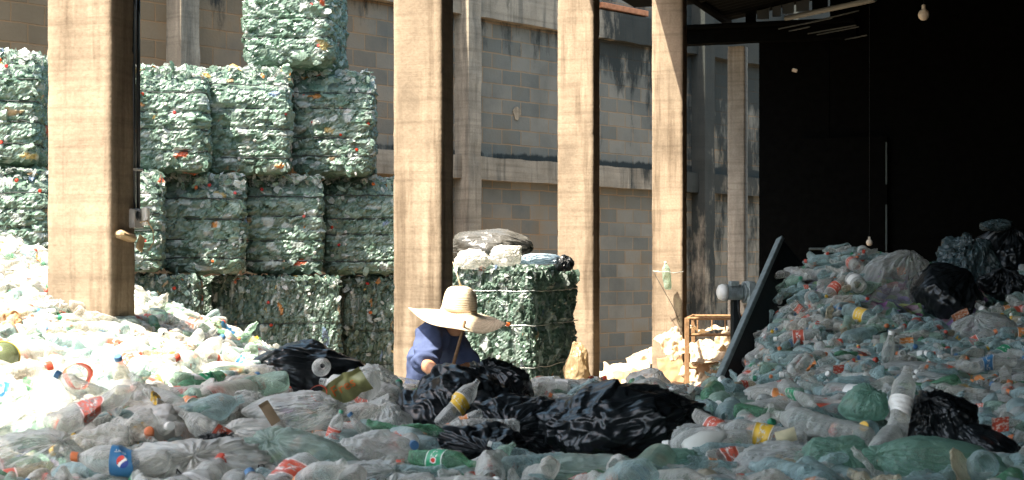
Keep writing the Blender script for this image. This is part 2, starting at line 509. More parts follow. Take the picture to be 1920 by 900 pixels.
def pillar(px0, px1, y, depth, top, label, seed, mat):
    """pillar with rough, slightly wavy arrises"""
    pl = P(px0, 500, y)
    wd = (px1 - px0) / F * y * 1.02
    root_loc = np.array([pl[0], pl[1], 0]) + E * wd / 2 + U * depth / 2
    nz = int(top / .025); k = 11
    prof = []
    hw, hd = wd / 2, depth / 2; b = .012
    def side(a, c, n_): return [np.array(a) + (np.array(c) - np.array(a)) * i / n_ for i in range(n_)]
    prof = side((-hw + b, -hd), (hw - b, -hd), 12) + side((hw - b, -hd), (hw, -hd + b), 2) + side((hw, -hd + b), (hw, hd - b), 6) \
        + side((hw, hd - b), (hw - b, hd), 2) + side((hw - b, hd), (-hw + b, hd), 6) + side((-hw + b, hd), (-hw, hd - b), 2) \
        + side((-hw, hd - b), (-hw, -hd + b), 6) + side((-hw, -hd + b), (-hw + b, -hd), 2)
    prof = np.array(prof); zz = np.linspace(-.2, top, nz)
    V = np.zeros((nz, len(prof), 3)); V[:, :, :2] = prof; V[:, :, 2] = zz[:, None]
    p = V.reshape(-1, 3)
    d = (vnoise(p * [14, 14, 9], seed) - .5) * .005 + (vnoise(p * [4, 4, 1.6], seed + 1) - .5) * .003
    chip = np.clip(vnoise(p * [34, 34, 26], seed + 8) - .78, 0, 1) * .05 * (np.abs(np.abs(p[:, 0]) - hw) < .014)
    d = d - chip
    # lift joints of the formwork
    lift = np.zeros(len(p))
    for zj in (1.05 + .1 * (seed % 3), 2.35 + .12 * (seed % 2), 3.6):
        lift += .002 * np.exp(-((p[:, 2] - zj - .02 * vnoise(p * [6, 6, 0], seed + 5)) / .018) ** 2)
    rad = p.copy(); rad[:, 2] = 0; rad /= np.linalg.norm(rad, axis=1)[:, None] + 1e-6
    # vertical board seam on the front face
    seam = -.006 * np.exp(-((p[:, 0] + hw * .42) / .006) ** 2) * (p[:, 1] < -hd * .9)
    p = p + rad * (d + lift + seam)[:, None]
    o = obj('concrete_pillar', mesh('concrete_pillar', p, grid_faces(len(prof), nz, True), mat), None, root_loc, (0, 0, YAW))
    return tag(o, label, 'pillar', 'concrete pillars of the shed')


pillar(87, 222, 7.35, .205, 4.75, 'widest concrete pillar, nearest the camera, with a black conduit down its side', 1, M['column'])
pillar(737, 832, 10.5, .215, 4.75, 'concrete pillar rising right behind the worker in the straw hat', 2, M['column'])
pillar(1045, 1114, 14.2, .20, 4.75, 'concrete pillar standing just right of the lone bale with the bag on top', 3, M['column'])
pillar(1222, 1280, 17.1, .20, 4.75, 'narrow concrete pillar with a pale green bottle tied to it, beside the paper cage', 4, M['column'])
pillar(1364, 1396, 20.7, .20, 4.22, 'shaded grey pillar at the edge of the black shed interior, behind the motor', 5, concrete_mat('grey_concrete', (.36, .34, .29), (.08, .08, .07), .5))

# far block wall with beams and pilasters ------------------------------------
WD = np.array([.64, .77]); WD /= np.linalg.norm(WD); WYAW = math.atan2(WD[1], WD[0])
wall = empty('block_wall', (0, 23, 0), WYAW)
tag(wall, 'tall grey concrete block wall with mould stains, running behind the bales and pillars', 'wall')
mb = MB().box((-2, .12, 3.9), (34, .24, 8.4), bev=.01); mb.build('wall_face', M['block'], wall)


def wall_x(px):
    k = (px - 960) / F
    t = k * 23 / (WD[0] - k * WD[1]); return t


def rough_box(name, c, size, mat, parent, seed, res=.06, amp=.012):
    """a cast member with an uneven surface"""
    c = np.array(c, float); s = np.array(size, float)
    ax = int(np.argmax(s)); o1, o2 = [k for k in range(3) if k != ax]
    n_ = max(4, int(s[ax] / res)); ring = []
    for a, b in ((-1, -1), (-.3, -1), (.3, -1), (1, -1), (1, -.3), (1, .3), (1, 1), (.3, 1), (-.3, 1), (-1, 1), (-1, .3), (-1, -.3)):
        ring.append((a * s[o1] / 2, b * s[o2] / 2))
    ring = np.array(ring); V = np.zeros((n_, 12, 3)); V[:, :, o1] = ring[:, 0]; V[:, :, o2] = ring[:, 1]
    V[:, :, ax] = np.linspace(-s[ax] / 2, s[ax] / 2, n_)[:, None]
    p = V.reshape(-1, 3); q = p + c
    d = (vnoise(q * 5, seed) - .5) * amp * 2
    r = p.copy(); r[:, ax] = 0; r /= np.linalg.norm(r, axis=1)[:, None] + 1e-6
    p = q + r * d[:, None]
    Fc = [tuple(f) for f in grid_faces(12, n_, True)] + [tuple(range(12))[::-1], tuple((n_ - 1) * 12 + k for k in range(12))]
    return obj(name, mesh(name, p, Fc, mat, smooth=False), parent)


rough_box('lower_beam', (-2, -.055, 2.84), (34, .15, .30), M['wall_concrete'], wall, 21)
rough_box('upper_beam', (-2, -.05, 5.02), (34, .14, .40), M['wall_concrete'], wall, 22)
for px, wd in ((864, .25), (1306, .27), (330, .26), (1480, .25)):
    rough_box('pilaster', (wall_x(px), -.11, 3.9), (wd, .27, 8.2), M['wall_concrete'], wall, int(px))
# patch where a block was broken out and a brick coping stripe above the upper beam
mb = MB(); V = []
for k in range(9):
    a = 2 * math.pi * k / 9; V.append((.075 * math.cos(a) * (1 + .25 * math.sin(3 * a)), 0, .095 * math.sin(a)))
V2 = [(x, -.010, z) for x, y, z in V]
mb.add(np.array(V + V2) + [wall_x(968), -.004, 3.62], [tuple(range(9)), tuple(range(9, 18))[::-1]] + [(i, (i + 1) % 9, 9 + (i + 1) % 9, 9 + i) for i in range(9)])
mb.build('mortar_patch', M['pilaster'], wall)
MB().box((wall_x(1165), -.035, 5.30), (1.15, .1, .085), bev=.01).build('brick_course', simple('red_clay_brick', (.40, .17, .085), .8, .2), wall)

# ------------------------------------------------------------------- shed
ROW0 = np.array([-1.78, 7.35])


def row(s, e, z):        # point in the shed's own axes: s along the pillars, e to the right of them
    q = ROW0 + U2 * s + E2 * e
    return np.array([q[0], q[1], z])


roof = empty('shed_roof', row(0, 0, 4.6), YAW)
tag(roof, 'dark corrugated shed roof over the heap, its eave above the pillar row', 'roof')
EAVE = 4.56; PITCH = .19
# corrugated sheet, local x = e, local y = s
ev = np.arange(-.12, 16.01, .5); sv = np.arange(-7.4, 14.21, .045)
XX, YY = np.meshgrid(ev, sv)
XX = np.where(XX < 0, XX + .24 * np.clip(1 - YY / 11, 0, 1.5), XX)
ZZ = (EAVE - 4.6) + (XX + .12) * PITCH + .018 * np.sin(YY * 2 * math.pi / .18)
top = np.stack([XX, YY, ZZ], -1).reshape(-1, 3)
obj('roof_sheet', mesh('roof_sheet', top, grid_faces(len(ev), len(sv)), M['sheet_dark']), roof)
ev2 = np.arange(2.38, 16.01, .5); sv2 = np.arange(-13.5, -7.43, .045)  # further roof piece, out of view, added to darken the right-hand heap
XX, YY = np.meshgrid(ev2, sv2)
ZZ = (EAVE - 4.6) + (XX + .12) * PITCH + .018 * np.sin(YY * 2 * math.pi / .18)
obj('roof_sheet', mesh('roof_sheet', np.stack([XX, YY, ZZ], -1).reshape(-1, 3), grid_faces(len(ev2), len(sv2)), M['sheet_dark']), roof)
for i, s in enumerate(np.arange(-7.2, 14, 2.4)):
    MB().box((6, s, .02 + 6.1 * PITCH - .12), (12.2, .08, .14), R=np.array([[math.cos(.188), 0, -math.sin(.188)], [0, 1, 0], [math.sin(.188), 0, math.cos(.188)]]), bev=.008).build('rafter', M['sheet_dark'], roof)
MB().tube([(.30, -7.4, -.05), (.14, 0, -.06), (-.10, 11, -.07), (-.10, 14.2, -.07)], .05, 10).build('gutter', M['shade_black'], roof)
MB().box((-.66, 12.6, .14), (1.1, 2.6, .03), bev=.006).build('added_shade_sheet', M['sheet_dark'], roof)  # unseen sheet added to keep the sun off the last pillar
# pale strips on the underside at the far end (bars standing in for light through roof gaps) and the gable strip of pale sheet
RY = np.array([[math.cos(.188), 0, -math.sin(.188)], [0, 1, 0], [math.sin(.188), 0, math.cos(.188)]])

root = empty('gable_cladding', row(14.0, .1, 4.4), YAW)
tag(root, 'pale vertical roof sheets hanging in the gable above the dark beam', 'cladding')
x = .05
k = 0
while x < 1.02:
    wd = random.uniform(.10, .19)
    hgt = .42 + .12 * math.sin(k * 1.7)
    zb = .10 + x * .10 + random.uniform(-.015, .03)
    MB().box((x + wd / 2, random.uniform(-.02, .02), zb + hgt / 2), (wd, .012, hgt), bev=.003).build('sheet', M['fibre'] if k % 5 else M['sheet_dark'], root)
    x += wd + random.uniform(.012, .06); k += 1
# beam and canopy in front of the last pillar
beam = empty('beam', row(13.9, 0, 4.4), YAW)
tag(beam, 'black horizontal beam with narrow canopy over the shaded grey pillar', 'beam')
MB().box((.35, -.14, .02), (2.3, .28, .05), bev=.01).build('canopy', M['shade_black'], beam)
rough_box('beam_body', (.35, -.06, -.09), (2.3, .22, .16), M['shade_black'], beam, 5)

# end wall and side wall of the shed, the unlit gloom painted into their colour
endw = empty('shed_wall', row(14.1, .22, 0), YAW)
tag(endw, 'shade-darkened end wall of the shed behind the right-hand bottle heap', 'wall')
MB().box((7.526, .1, 3.6), (13.2, .2, 7.6), bev=.01).build('wall_face', M['shade_black'], endw)
MB().box((.5, .1, 2.05), (.85, .2, 4.5), bev=.01).build('wall_face', M['shade_black'], endw)
sidew = tag(MB().box((0, 0, 0), (.2, 24, 8), bev=.01).build('shed_wall', M['shade_black'], None, row(2.0, 6.9, 3.8), (0, 0, YAW)),
            'dark side wall closing the shed beyond the right edge', 'wall')


def on_endwall(px, py, off=.02):
    # intersect the view ray with the plane of the end wall face
    q0 = row(14.1, .22, 0) - U * off
    d = np.array([(px - 960) / F, 1.0, -(py - HOR) / F])
    c0 = np.array([0, 0, CZ])
    t = np.dot(q0 - c0, U) / np.dot(d, U)
    return c0 + d * t


def bar(name, a, b, r, mat, parent=None):
    return MB().tube([a, b], r, 8).build(name, mat, parent, smooth=True)


door = empty('sliding_door', on_endwall(1590, 640, 0) * [1, 1, 0], YAW)
tag(door, 'black metal door with thin light leaks at its edges in the dark back wall', 'door')
def dl(px, py, off): 
    q = on_endwall(px, py, off) - np.array(door.location); return rotz(-YAW) @ q
a = dl(1500, 640, .04); b = dl(1664, 255, .04)
MB().box(((a[0] + b[0]) / 2, a[1], (a[2] + b[2]) / 2), (b[0] - a[0], .05, b[2] - a[2]), bev=.005).build('door_leaf', M['shade_black'], door)
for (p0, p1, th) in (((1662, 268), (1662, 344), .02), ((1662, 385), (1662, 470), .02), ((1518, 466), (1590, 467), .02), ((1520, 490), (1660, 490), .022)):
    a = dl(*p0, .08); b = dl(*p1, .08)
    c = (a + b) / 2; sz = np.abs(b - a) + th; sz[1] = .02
    MB().box(c, sz, bev=.004).build('light_leak_strip', M['strip'], door)  # pale bars stand in for light leaking round the door

# lamps hanging in the dark
def bulb(px, py, y, r, label, zt):
    c = P(px, py, y)
    root = empty('hanging_lamp', c)
    tag(root, label, 'lamp', 'unlit lamps hanging in the shed')
    prof = [(.0, -r), (.5 * r, -.88 * r), (.86 * r, -.5 * r), (r, 0), (.92 * r, .4 * r), (.7 * r, .75 * r), (.42 * r, .95 * r), (.36 * r, 1.25 * r)]
    MB().lathe(prof, 20).build('globe', M['white_lamp'], root, smooth=True)
    MB().lathe([(.36 * r, 1.2 * r), (.36 * r, 1.7 * r), (.2 * r, 1.85 * r), (0, 1.9 * r)], 12).build('lamp_holder', M['white_lamp'], root, smooth=True)
    MB().tube([(0, 0, 1.85 * r), (0, 0, zt - c[2])], .0018, 5).build('cord', M['pvc_black'], root)
bulb(1732, 28, 15.0, .05, 'large unlit round lamp hanging at the top of the dark shed', 5.6)
bulb(1630, 455, 16.8, .032, 'small round lamp hanging low before the black door', 6.0)
a, b = P(1474, 34, 18.5), P(1640, -1, 16.6)
tag(bar('tube_lamp', a, b, .028, simple('tube_lamp', (.22, .23, .21), .5, var=.1)), 'long pale unlit tube lamp slung under the dark roof', 'lamp')
for i, ((p0, q0), (p1, q1), lab) in enumerate((((1460, 54), (1560, 34), 'longest'), ((1500, 46), (1610, 20), 'upper'), ((1480, 58), (1518, 50), 'short stubby'), ((1515, 63), (1605, 47), 'middle'), ((1532, 65), (1610, 50), 'thin lower'), ((1585, 74), (1625, 66), 'lowest and shortest'))):  # thin bars stand in for daylight through gaps between roof sheets
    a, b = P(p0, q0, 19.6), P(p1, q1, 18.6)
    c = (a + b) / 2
    tag(bar('roof_light_streak', a - c, b - c, .008, M['light_streak']), lab + ' of the pale light streaks under the dark roof, below the tube lamp', 'light_streak', 'roof light streaks')
    o_ = [x for x in COL.objects if x.name.startswith('roof_light_streak')][-1]; o_.location = c
q = on_endwall(1490, 132, .03)
mb = MB().box((0, 0, 0), (.06, .012, .04), R=rotz(0) , bev=.003)
tag(mb.build('notice_card', M['white_lamp'], None, q, (0, .35, YAW)), 'small pale card stuck high on the black wall', 'card')

# --------------------------------------------------------------- bottle kinds
KINDS = {
    'cola': dict(prof=[(0, .020), (.003, .034), (.012, .044), (.035, .0485), (.06, .05), (.10, .049), (.13, .0495), (.19, .050), (.222, .049), (.25, .042), (.275, .029), (.293, .0175), (.300, .0145), (.304, .0165), (.307, .0135), (.325, .013)], lab=(.115, .195), cap=(.305, .329, .0162), petal=True),
    'water': dict(prof=[(0, .020), (.003, .028), (.012, .0335), (.03, .0335), (.16, .0335), (.178, .0315), (.198, .020), (.207, .0142), (.211, .0165), (.214, .0135), (.230, .013)], lab=(.07, .125), cap=(.213, .233, .0158), rib=(.018, .16, .017, .055)),
    'litre': dict(prof=[(0, .022), (.003, .034), (.014, .042), (.04, .0425), (.21, .0425), (.235, .039), (.262, .022), (.272, .0145), (.276, .0165), (.279, .0135), (.297, .013)], lab=(.11, .17), cap=(.278, .299, .0160), rib=(.03, .21, .026, .045)),
    'small': dict(prof=[(0, .018), (.003, .026), (.012, .031), (.03, .032), (.055, .0285), (.085, .0305), (.13, .032), (.155, .028), (.18, .017), (.19, .0140), (.194, .0160), (.197, .0132), (.213, .0125)], lab=(.085, .135), cap=(.196, .216, .0155), petal=True),
    'jug': dict(prof=[(0, .03), (.003, .05), (.012, .058), (.05, .06), (.14, .06), (.175, .054), (.2, .035), (.213, .02), (.217, .022), (.222, .018), (.235, .0175)], lab=(.05, .12), cap=(.222, .245, .022)),
}


class Deform:
    def __init__(s, kind, seed, crush):
        r = np.random.default_rng(seed); K = KINDS[kind]
        s.L = K['prof'][-1][0]; s.R = max(q[1] for q in K['prof']); s.d = []; s.seed = seed
        for _ in range(int(2 + crush * 14)):
            a = r.uniform(0, 2 * math.pi); tilt = r.normal(0, .5)
            nrm = np.array([math.cos(a), math.sin(a), tilt]); nrm /= np.linalg.norm(nrm)
            s.d.append((nrm, r.uniform(.05, .80) * s.L, s.R * r.uniform(1.0 - .75 * crush - .05, .98)))
        s.flat = 1 - crush * r.uniform(.15, .6); s.bend = crush * r.uniform(-1.0, 1.0) * .5 / s.L * .5
        s.tw = crush * r.uniform(-1.2, 1.2) / s.L; s.crush = crush; s.fa = r.uniform(0, math.pi)
    def __call__(s, V):
        V = V.copy()
        neck = np.clip((s.L * .86 - V[:, 2]) / (.1 * s.L), 0, 1)
        for nrm, h, off in s.d:
            q = V - np.array([0, 0, h])
            ex = np.maximum(0, q @ nrm - off) * np.exp(-((V[:, 2] - h) / (.30 * s.L)) ** 2)
            V -= (ex * neck)[:, None] * nrm * .95
        if s.crush > .05:
            nz = np.stack([vnoise(V * 38, s.seed + k) - .5 for k in range(3)], 1)
            V += nz * (.010 * s.crush * neck)[:, None]
            q = V * 26 + nz * 2.5
            rg = (ridged(q, s.seed + 7) - .6) * .010 + (ridged(q * 2.2, s.seed + 8) - .6) * .005
            rv = V.copy(); rv[:, 2] = 0; rv /= np.linalg.norm(rv, axis=1)[:, None] + 1e-6
            V += rv * (rg * min(1, s.crush) * neck)[:, None]
        c, sn = math.cos(s.fa), math.sin(s.fa); R = np.array([[c, -sn], [sn, c]])
        xy = V[:, :2] @ R
        f = 1 - (1 - s.flat) * neck; xy[:, 1] *= f; xy[:, 0] *= 1 + (1 - f) * .35
        V[:, :2] = xy @ R.T
        ang = s.tw * V[:, 2] * neck; ca, sa = np.cos(ang), np.sin(ang)
        x, y = V[:, 0] * ca - V[:, 1] * sa, V[:, 0] * sa + V[:, 1] * ca
        V[:, 0], V[:, 1] = x, y
        V[:, 0] += s.bend * (V[:, 2] - s.L * .4) ** 2 * 2
        return V


def rad_at(kind, z, th):
    K = KINDS[kind]; pr = np.array(K['prof'])
    r = np.interp(z, pr[:, 0], pr[:, 1])
    if 'rib' in K:
        a, b, pd, am = K['rib']
        m = np.clip((z - a) / .01, 0, 1) * np.clip((b - z) / .01, 0, 1)
        r = r * (1 - am * m * (.5 + .5 * np.cos(2 * math.pi * (z - a) / pd)))
    if K.get('petal'):
        m = np.clip(1 - z / .03, 0, 1)
        r = r * (1 - .22 * m * (.5 + .5 * np.cos(5 * th)))
    return r


def shell(kind, df, z0, z1, nr, ns, off=0.0, zs=None):
    zs = np.linspace(z0, z1, nr) if zs is None else zs
    th = np.linspace(0, 2 * math.pi, ns, endpoint=False)
    T, Zg = np.meshgrid(th, zs)
    r = rad_at(kind, Zg, T) + off
    V = np.stack([r * np.cos(T), r * np.sin(T), Zg], -1).reshape(-1, 3)
    return df(V)


def bottle_geo(kind, seed, crush, hi):
    df = Deform(kind, seed, crush); K = KINDS[kind]; Lb = df.L
    pr = np.array(K['prof'])[:, 0]
    nr, ns = (58, 28) if hi else (22, 12)
    zs = np.unique(np.concatenate([pr, np.linspace(.004, Lb, nr)]))
    body = shell(kind, df, 0, Lb, 0, ns, 0, zs); bf = grid_faces(ns, len(zs), True)
    a, b = K['lab']
    lr, ls = (16, 28) if hi else (5, 12)
    zl = np.linspace(a, b, lr); th = np.linspace(0, 2 * math.pi, ls + 1)
    T, Zg = np.meshgrid(th, zl); r = rad_at(kind, Zg, T) + .0016
    lab = df(np.stack([r * np.cos(T), r * np.sin(T), Zg], -1).reshape(-1, 3)); lf = grid_faces(ls + 1, lr)
    luv = np.stack([T / (2 * math.pi), (Zg - a) / (b - a)], -1).reshape(-1, 2)
    c0, c1, cr = K['cap']
    cn = 20 if hi else 10
    prof = [(cr * .96, c0), (cr, c0 + .002), (cr, c1 - .003), (cr * .93, c1 - .0006), (cr * .5, c1), (1e-4, c1)]
    cv = []
    for (rr, z) in prof:
        for k in range(cn):
            t = 2 * math.pi * k / cn; q = rr * (1 + (.02 if (k % 2 and hi) else 0)); cv.append((q * math.cos(t), q * math.sin(t), z))
    cv = df(np.array(cv)); cf = grid_faces(cn, len(prof), True)
    return dict(kind=kind, crush=crush, L=Lb, R=df.R, df=df, body=(body, bf), label=(lab, lf, luv), cap=(cv, cf))


VAR = []
for kind, crs in (('cola', (.0, .25, .55, .85, 1.1, .95)), ('water', (.05, .5, .9, 1.0)), ('litre', (.1, .5, .9, 1.05)), ('small', (.1, .6, 1.0)), ('jug', (.15, .7))):
    for j, c in enumerate(crs):
        s = 100 + len(VAR) * 7
        VAR.append((bottle_geo(kind, s, c, True), bottle_geo(kind, s, c, False)))
for hi, lo in VAR:
    kd = hi['kind']
    hi['m_body'] = mesh('plastic_bottle', *hi['body'], M['bottle'])
    hi['m_label'] = mesh('label', hi['label'][0], hi['label'][1], M['label'], uv=hi['label'][2])
    hi['m_cap'] = mesh('cap', *hi['cap'], M['cap'], smooth=False)

# ------------------------------------------------------------------- heap
ctrl = []
def cp(px, py, y): ctrl.append(P(px, py, y))
def cw(x, y, z): ctrl.append(np.array([x, y, z]))
for x in (-1.6, -.8, 0, .8, 1.6): cw(x, 3.5, .86)
for px in (-60, 300, 650, 960, 1300, 1600, 1980): cp(px, 912, 4.6)
cp(0, 745, 5.7); cp(240, 742, 5.8); cp(480, 745, 6.1)
cp(640, 800, 5.7); cp(960, 820, 5.6); cp(1250, 815, 5.7); cp(1500, 790, 5.8); cp(1750, 790, 5.8); cp(1980, 790, 5.8)
cp(620, 722, 7.0); cp(800, 752, 7.2); cp(960, 735, 7.2); cp(1120, 762, 7.4); cp(1300, 775, 7.6)
cp(1350, 765, 8.0); cp(1388, 738, 8.6); cp(1470, 690, 7.8); cp(1700, 690, 7.7); cp(1950, 680, 7.6)
cp(1436, 655, 9.2); cp(1550, 600, 9.2); cp(1750, 590, 9.2); cp(1980, 585, 9.2)
cp(1458, 556, 10.2); cp(1488, 524, 10.8); cp(1560, 540, 10.9); cp(1720, 548, 10.9); cp(1950, 530, 10.9)
for px in (1480, 1700, 1950): cp(px, 520, 12.2); cp(px, 640, 13.6)
cp(1320, 800, 9.3); cp(1350, 790, 10.6); cp(1400, 760, 12.5)
cp(-40, 585, 7.2); cp(60, 585, 7.3); cp(160, 590, 7.3); cp(245, 640, 7.3); cp(360, 665, 7.3)
cp(-40, 460, 8.6); cp(60, 478, 8.6); cp(270, 572, 8.6); cp(360, 612, 8.7); cp(480, 655, 8.8)
cp(0, 560, 9.8); cp(200, 640, 9.8); cp(400, 720, 9.9); cp(540, 740, 9.0)
cp(650, 760, 8.5); cp(850, 780, 8.8); cp(1050, 790, 8.8)
for x, y in ((-2.4, 11.2), (-1, 11), (.3, 11), (1.2, 12.5), (-.8, 13)): cw(x, y, .12)
ctrl = np.array(ctrl)
def tps(r): 
    return np.where(r > 0, r * r * np.log(np.maximum(r, 1e-9)), 0)
_D = np.linalg.norm(ctrl[:, None, :2] - ctrl[None, :, :2], axis=-1); _n = len(ctrl)
_A = np.zeros((_n + 3, _n + 3)); _A[:_n, :_n] = tps(_D) + np.eye(_n) * .004
_A[:_n, _n] = 1; _A[:_n, _n + 1:] = ctrl[:, :2]; _A[_n:, :_n] = _A[:_n, _n:].T
_w = np.linalg.solve(_A, np.concatenate([ctrl[:, 2], [0, 0, 0]]))
def H(x, y):
    x = np.asarray(x, float); y = np.asarray(y, float)
    r = np.sqrt((x[..., None] - ctrl[:, 0]) ** 2 + (y[..., None] - ctrl[:, 1]) ** 2)
    h = tps(r) @ _w[:_n] + _w[_n] + _w[_n + 1] * x + _w[_n + 2] * y
    return np.maximum(h, .03)

xs = np.arange(-3.2, 4.2, .03); ys = np.arange(3.3, 13.6, .03)
X, Y = np.meshgrid(xs, ys)
Zh = H(X, Y)
q = np.stack([X, Y, Zh], -1)
Zh = Zh - .075 + (vnoise(q * 9, 4) - .5) * .10 + (vnoise(q * 22, 5) - .5) * .05
tag(obj('plastic_waste_heap', mesh('plastic_waste_heap', np.stack([X, Y, Zh], -1).reshape(-1, 3), grid_faces(len(xs), len(ys)), M['heap'])),
    'packed underlayer of loose plastic waste beneath the bottles', 'waste heap', kind='stuff')

# ------------------------------------------------------------------- bags
BAGS = []   # (px, py, rx, ry, depth) screen ellipses kept free of random bottles


def bag(px, py, y, rx, ry, rz, seed, mat, label, name='plastic_bag', cat='bag', rot=0.0, knot=(0, -.3, 1), pleat=.16, crumple=.10, keep=True, group=None, tilt=0.0, res=(150, 96), spike=0.0):
    c = P(px, py, y)
    nu, nv = (210, 130) if (mat is M['film_black'] and rx > .08) else res
    u = np.linspace(0, 2 * math.pi, nu, endpoint=False); v = np.linspace(.02, math.pi - .02, nv)
    Ug, Vg = np.meshgrid(u, v)
    Kf = frame_from_axis(knot)
    d = np.stack([np.sin(Vg) * np.cos(Ug), np.sin(Vg) * np.sin(Ug), np.cos(Vg)], -1)   # pole = knot
    p = d.reshape(-1, 3)
    ang = Vg.ravel(); th = Ug.ravel()
    warp = (vnoise(p * 2.3, seed) - .5)
    pl = ridged(np.stack([np.cos(th) * 5.5 + warp * 2.2, np.sin(th) * 5.5 + warp * 2.2, ang * 1.1], 1), seed + 1)
    pl2 = ridged(np.stack([np.cos(th) * 13 + warp * 3, np.sin(th) * 13 + warp * 3, ang * 1.6], 1), seed + 2)
    near = np.exp(-(ang / 1.25) ** 2)
    cr = ridged(p * 2.2 + np.stack([warp, warp * 1.4, -warp], 1) * 1.6, seed + 3) - .6
    st_ = np.roll(np.array([.55, 1.15, 1.0]), seed % 3)
    rs_ = np.random.default_rng(seed)
    def cells(q, K):
        S = rs_.normal(0, 1, (K, 3)); S = S / np.linalg.norm(S, axis=1)[:, None] * sz_
        g = rs_.normal(0, 1, (K, 3)); o_ = np.zeros(len(q))
        for a in range(0, len(q), 4000):
            D = np.linalg.norm(q[a:a + 4000, None] - S[None], axis=-1); j = D.argmin(1); f = D[np.arange(len(j)), j]
            o_[a:a + 4000] = f * 1.1 + .35 * np.sum(g[j] * (q[a:a + 4000] - S[j]), 1)
        return o_
    sz_ = np.array([rx, ry, rz]) / ((rx * ry * rz) ** (1 / 3)); pw = (p @ Kf.T) * sz_
    st_ = np.ones(3)
    wp = np.stack([vnoise(p * 3 + 7 * k, seed + k) - .5 for k in range(3)], 1) * .35
    qq = pw + wp
    ce = cells(qq, 110) * .95 + cells(qq + wp * .3, 520) * .55
    taut = np.clip((vnoise(p * 2.1 + 3.3, seed + 40) - .38) * 4, .12, 1)
    ce = cells(qq, 34) * .9 + (ce - ce.mean()) * taut
    ce -= ce.mean()
    cr2 = ridged(pw * 5 + np.stack([warp, -warp, warp], 1) * 4, seed + 4) - .6
    cr3 = ridged(p * 13 * st_ + np.stack([-warp, warp, warp], 1) * 6, seed + 6) - .6
    lump = vnoise(p * 1.7, seed + 5) - .5
    rr = 1 + lump * .36 + crumple * (.5 * cr + .25 * cr2 + 1.5 * ce) + pleat * (.25 + near) * ((pl - .6) + .55 * (pl2 - .6)) + spike * np.exp(-(ang / .22) ** 2)
    w = (p * rr[:, None]) @ Kf.T
    w = w * np.array([rx, ry, rz])
    ct, st = math.cos(tilt), math.sin(tilt)
    R = rotz(rot) @ np.eye(3)
    w = w @ np.array([[ct, 0, st], [0, 1, 0], [-st, 0, ct]]).T @ R.T
    lo = w[:, 2].min() * .62
    w[:, 2] = np.where(w[:, 2] < lo, lo + (w[:, 2] - lo) * .15, w[:, 2])
    o = obj(name, mesh(name, w, grid_faces(nu, nv, True), mat), None, c)
    tag(o, label, cat, group)
    if keep:
        BAGS.append((px, py, rx * F / y, rz * F / y, y))
    return o


BK = 'black_garbage_bag'
GB = 'black bags on the heap'
bag(570, 716, 6.85, .24, .24, .155, 31, M['film_black'], 'flat black bag in the shade, left of the worker and right of the sunlit bottles', BK, 'garbage bag', knot=(-.9, -.3, .2), group=GB, pleat=.12)
bag(852, 792, 6.2, .25, .22, .175, 32, M['film_black'], 'black bag with folds fanning out, directly below the worker', BK, 'garbage bag', knot=(.1, -.75, -.45), pleat=.20, crumple=.15, group=GB, tilt=-.18)
bag(930, 730, 6.6, .13, .17, .105, 33, M['film_black'], 'small humped black bag just right of the fanning bag and below the hat brim', BK, 'garbage bag', knot=(-.3, -.5, .8), pleat=.3, group=GB)
bag(990, 838, 5.85, .29, .2, .165, 37, M['film_black'], 'low black bag in the hollow between the two largest black bags', BK, 'garbage bag', knot=(-.2, -.8, .4), pleat=.08, crumple=.16, group=GB)
bag(1155, 808, 5.7, .29, .26, .145, 34, M['film_black'], 'widest black bag, sprawling crumpled to the right below the sunlit cardboard', BK, 'garbage bag', knot=(.9, -.3, .35), pleat=.04, crumple=.17, tilt=-.16, group=GB)
bag(885, 858, 5.45, .20, .19, .10, 40, M['film_black'], 'black bag skirt spreading toward the camera under the fanning bag', BK, 'garbage bag', knot=(.2, -.8, .3), pleat=.2, crumple=.15, group=GB)
bag(1250, 772, 5.85, .12, .12, .035, 38, M['film_black'], 'black bag mouth curling over beside the red-labelled white bottle', BK, 'garbage bag', knot=(1, -.1, -.3), pleat=.2, tilt=.12, group=GB)
bag(1765, 800, 5.1, .115, .13, .10, 35, M['film_black'], 'black bag alone on the right, behind the big green bag', BK, 'garbage bag', knot=(-.6, -.5, .6), pleat=.12, crumple=.15, tilt=.3, group=GB)
bag(1860, 845, 5.0, .12, .11, .055, 39, M['film_black'], 'dark bag tail sloping into the lower right corner', BK, 'garbage bag', knot=(1, -.3, -.3), pleat=.12, tilt=.55, group=GB)
bag(1768, 566, 9.6, .19, .25, .19, 36, M['film_black'], 'black bag high on the right heap, beside the large clear sack', BK, 'garbage bag', knot=(.8, -.2, .6), pleat=.1, crumple=.08, group=GB, tilt=-.3)
bag(1885, 545, 9.9, .16, .2, .11, 42, M['film_black'], 'pleated black bag at the right edge, high on the heap', BK, 'garbage bag', knot=(-.2, -.4, .95), pleat=.3, group=GB)
bag(400, 822, 4.95, .045, .05, .018, 43, M['film_black'], 'small black scrap of film among clear bottles at the lower left', 'film_scrap', 'film scrap', knot=(1, 0, .2), pleat=.5, crumple=.25)
bag(1684, 548, 9.8, .225, .25, .21, 44, M['film_clear'], 'large clear sack of bottles on top of the right heap', knot=(.4, -.4, .9), pleat=.16, crumple=.08, tilt=-.25)
bag(1812, 512, 10.3, .18, .2, .20, 45, M['film_teal'], 'blue grey film bag crumpled at the top of the right heap', knot=(.1, -.5, .9), pleat=.3, crumple=.14)
bag(1868, 424, 12.0, .11, .1, .04, 46, M['film_teal'], 'blue grey film lying on a black bag high against the dark wall', knot=(.9, -.2, .3), pleat=.25, crumple=.2)
